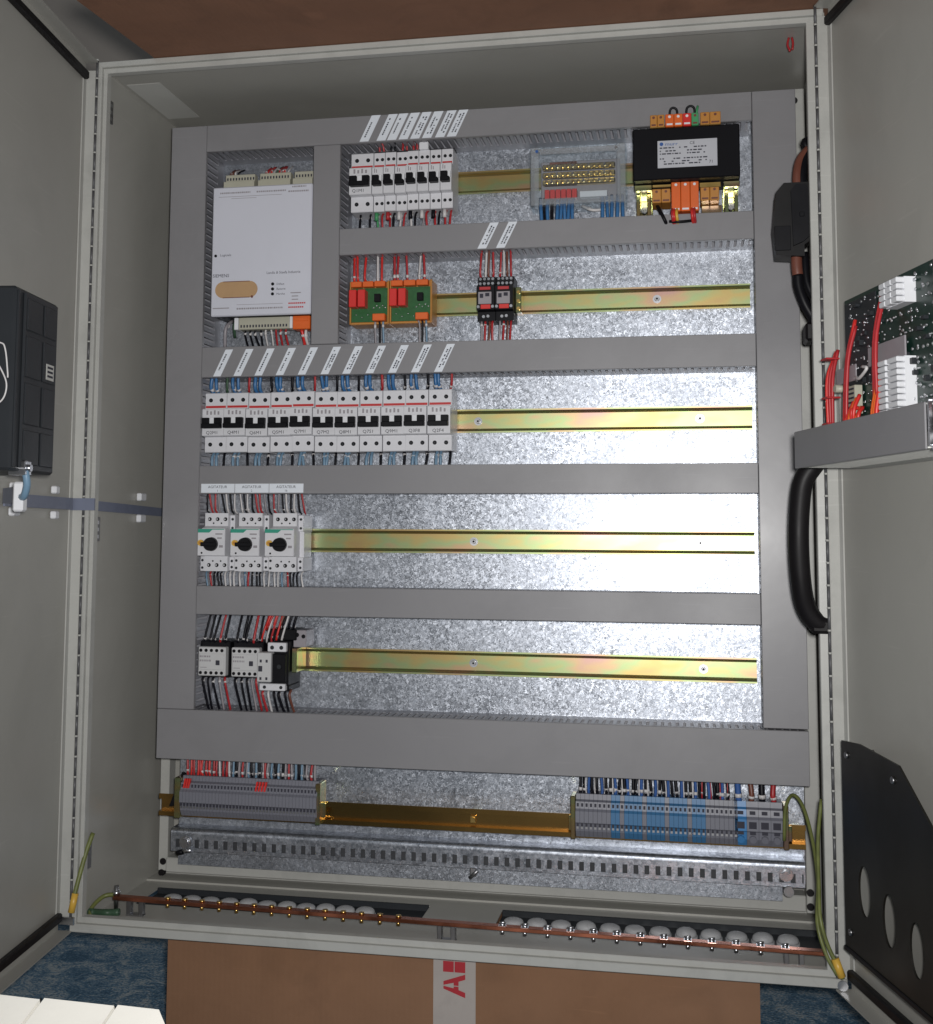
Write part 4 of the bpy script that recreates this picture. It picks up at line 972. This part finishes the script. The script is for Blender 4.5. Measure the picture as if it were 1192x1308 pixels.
# black plate with holes (curve fill gives true holes)
def holed_plate():
    cu = bpy.data.curves.new('plate_outline', 'CURVE'); cu.dimensions = '2D'; cu.fill_mode = 'BOTH'; cu.extrude = 1.2
    def sp(pts):
        s_ = cu.splines.new('POLY'); s_.points.add(len(pts)-1)
        for i, (u, z) in enumerate(pts): s_.points[i].co = (u, z, 0, 1)
        s_.use_cyclic_u = True
    sp([(66, 74), (480, 74), (480, 150), (330, 228), (218, 299), (116, 304), (66, 300)])
    for u, z in ((122, 147), (185, 135), (249, 126), (315, 118)):
        sp([(u+16*math.cos(2*math.pi*k/28), z+27*math.sin(2*math.pi*k/28)) for k in range(28)])
    o = bpy.data.objects.new('plate_outline', cu); COL.objects.link(o); bpy.context.view_layer.update()
    me = bpy.data.meshes.new_from_object(o.evaluated_get(bpy.context.evaluated_depsgraph_get()))
    b = MB(RX); b.add([(v.co.x, 30+v.co.z, v.co.y) for v in me.vertices], [list(p.vertices) for p in me.polygons])
    bpy.data.objects.remove(o); bpy.data.curves.remove(cu); bpy.data.meshes.remove(me)
    return b
t = thing('cover_plate', 'black cut out cover plate with three holes low on the right door', 'plate', (1080, -200, 74))
part(t, 'sheet', holed_plate(), 'darkplate')
part(t, 'edge_seal', MB(RX).box(64, 482, 2, 33, 68, 73.6, 1), 'rubber')
for u, z in ((82, 286), (82, 92), (205, 282)): part(t, 'screw', MB(RX).cyl((u, 31.2, z), (u, 33.5, z), 4.2, 12, 3.4), 'steel')
for u, z in ((74, 292), (74, 84)): part(t, 'spacer', MB(RX).cyl((u+8, .2, z-4), (u+8, 28.6, z-4), 4, 10), 'steel')

# ------------------------------------------------------------------ right side cables
t = thing('ferrite_clamp', 'black ferrite clamp around brown cables beside the upper right duct', 'clamp', (956, 50, 890))
b = MB(); b.prism([(937, 893), (934, 930), (938, 975), (948, 987), (978, 987), (986, 960), (986, 915), (972, 905), (972, 890)], 'y', 34, 74); part(t, 'shell', b, 'ferrite')
b = MB(); b.prism([(958, 903), (956, 975), (962, 983), (976, 983), (982, 958), (982, 918), (970, 908)], 'y', 28, 34.1); b.box(935, 955, 32, 34.1, 898, 930, .5); b.box(966, 972, 26, 28.1, 940, 946, .6); part(t, 'latch', b, 'black')
for dx in (0, 6):
    part(t, 'cable', MB().tube([(984+dx*.4, 66, 1040), (972+dx, 60, 1024), (967+dx, 52, 1004), (966+dx, 48, 984)], 6.5, 10), 'wbrown' if dx == 0 else 'black')
part(t, 'cable', MB().tube([(963, 48, 898), (963, 46, 878), (964, 46, 868)], 7.2, 10), 'wbrown')
part(t, 'cable', MB().tube([(964, 46, 868), (965, 46, 852), (972, 46, 830), (984, 50, 806), (986, 60, 780)], 7.0, 10), 'black')
part(t, 'cable', MB().tube([(974, 60, 900), (976, 56, 860), (988, 58, 828), (990, 70, 790)], 5.0, 10), 'black')
part(t, 'cable_end', MB().box(972, 994, 44, 90, 782, 806, 3), 'rubber')
part(t, 'cable', MB().tube([(990, 70, 1030), (978, 66, 1048), (988, 76, 1056)], 5, 8), 'black')

t = thing('cable_loop', 'thick black sleeved cable bowing out below the door duct', 'cable loop', (960, 10, 418))
path = [(974, -20, 622), (960, -18, 600), (955, -16, 570), (953, -14, 528), (955, -8, 480), (961, 0, 447), (974, 6, 428), (990, 10, 424)]
b = MB(); b.tube(path, 12.4, 14, 8); part(t, 'sleeve', b, 'rubber')
b = MB()
for q in range(7): b.ell((946+random.uniform(-1, 10), -24, 480+q*14), .8, .6, .8, 6, 4)
part(t, 'glints', b, 'steel', kind='stuff') if False else None
part(t, 'end_sleeve', MB().box(966, 991, -4, 22, 414, 432, 4), 'rubber')

# ------------------------------------------------------------------ what the cabinet stands on and under
t = thing('cardboard_box', 'brown cardboard box with white tape under the cabinet', 'box', (510, 260, FL))
b = MB(); b.prism([(122, 45), (900, 32), (900, 560), (122, 560)], 'z', FL, -7); part(t, 'carton', b, 'card')
b = MB(); b.prism([(491, 38.3), (546.5, 37.4), (546.5, 37.9), (491, 38.8)], 'z', FL+1, -7.5); tp = part(t, 'tape', b, 'tape')
# red capital letters printed along the tape, reading upwards, each split by thin gaps
def letters():
    b = MB(); yf = 37.0
    def quad(pts):   # glyph x -> up (z), glyph y -> to the left
        b.prism([(533-gy*29, zz+gx*29) for gx, gy in pts], 'y', yf, yf+.25)
    def A(z):
        nonlocal zz; zz = z
        quad([(0, 0), (.22, 0), (.32, .3), (.46, .3), (.46, .52), (.38, .52), (.46, .98), (.34, .98)])
        quad([(1, 0), (.78, 0), (.68, .3), (.5, .3), (.5, .52), (.62, .52), (.5, .98), (.66, .98)])
    def B(z):
        nonlocal zz; zz = z
        quad([(0, 0), (.46, 0), (.46, .48), (0, .48)]); quad([(0, .52), (.46, .52), (.46, 1), (0, 1)])
        quad([(.5, 0), (.78, 0), (.92, .14), (.92, .36), (.82, .48), (.5, .48)]); quad([(.5, .52), (.8, .52), (.88, .64), (.88, .88), (.76, 1), (.5, 1)])
    zz = 0
    A(-60); B(-29)
    return b
part(tp, 'printed_letters', letters(), 'redlogo')
o = part(None, 'cardboard_sheet', MB().prism([(73, -200), (89, -8), (95, 320), (1030, 320), (1030, -230)], 'z', 1201, 1207), 'cardtop'); o['label'] = 'brown cardboard sheet lying on top of the cabinet'; o['category'] = 'cardboard'

t = thing('stool', 'white slatted plastic stool in the lower left foreground', 'stool', (300, -760, FL))
# seat slopes down towards the photographer
ST = Matrix.Translation((0, -838, 236)) @ Matrix.Rotation(math.radians(17), 4, 'X')
for i in range(5):
    x1 = 502 if i == 0 else 463-(i-1)*51; w = 37 if i == 0 else 48.6
    b = MB(ST); b.prism([(x1-w, -330), (x1, -330), (x1, -10 if i == 0 else 3+i*.5), (x1-(9 if i == 0 else 0), 2), (x1-w, 3+i*.5)], 'z', -11, 0); part(t, 'slat', b, 'seat')
for y in (-300, -40): part(t, 'frame', MB(ST).box(262, 495, y, y+26, -32, -11.2, 3), 'white')
for x in (264, 468):
    for y, zt in ((-1118, 118), (-874, 194)): part(t, 'leg', MB().box(x, x+24, y, y+24, FL, zt, 3), 'white')
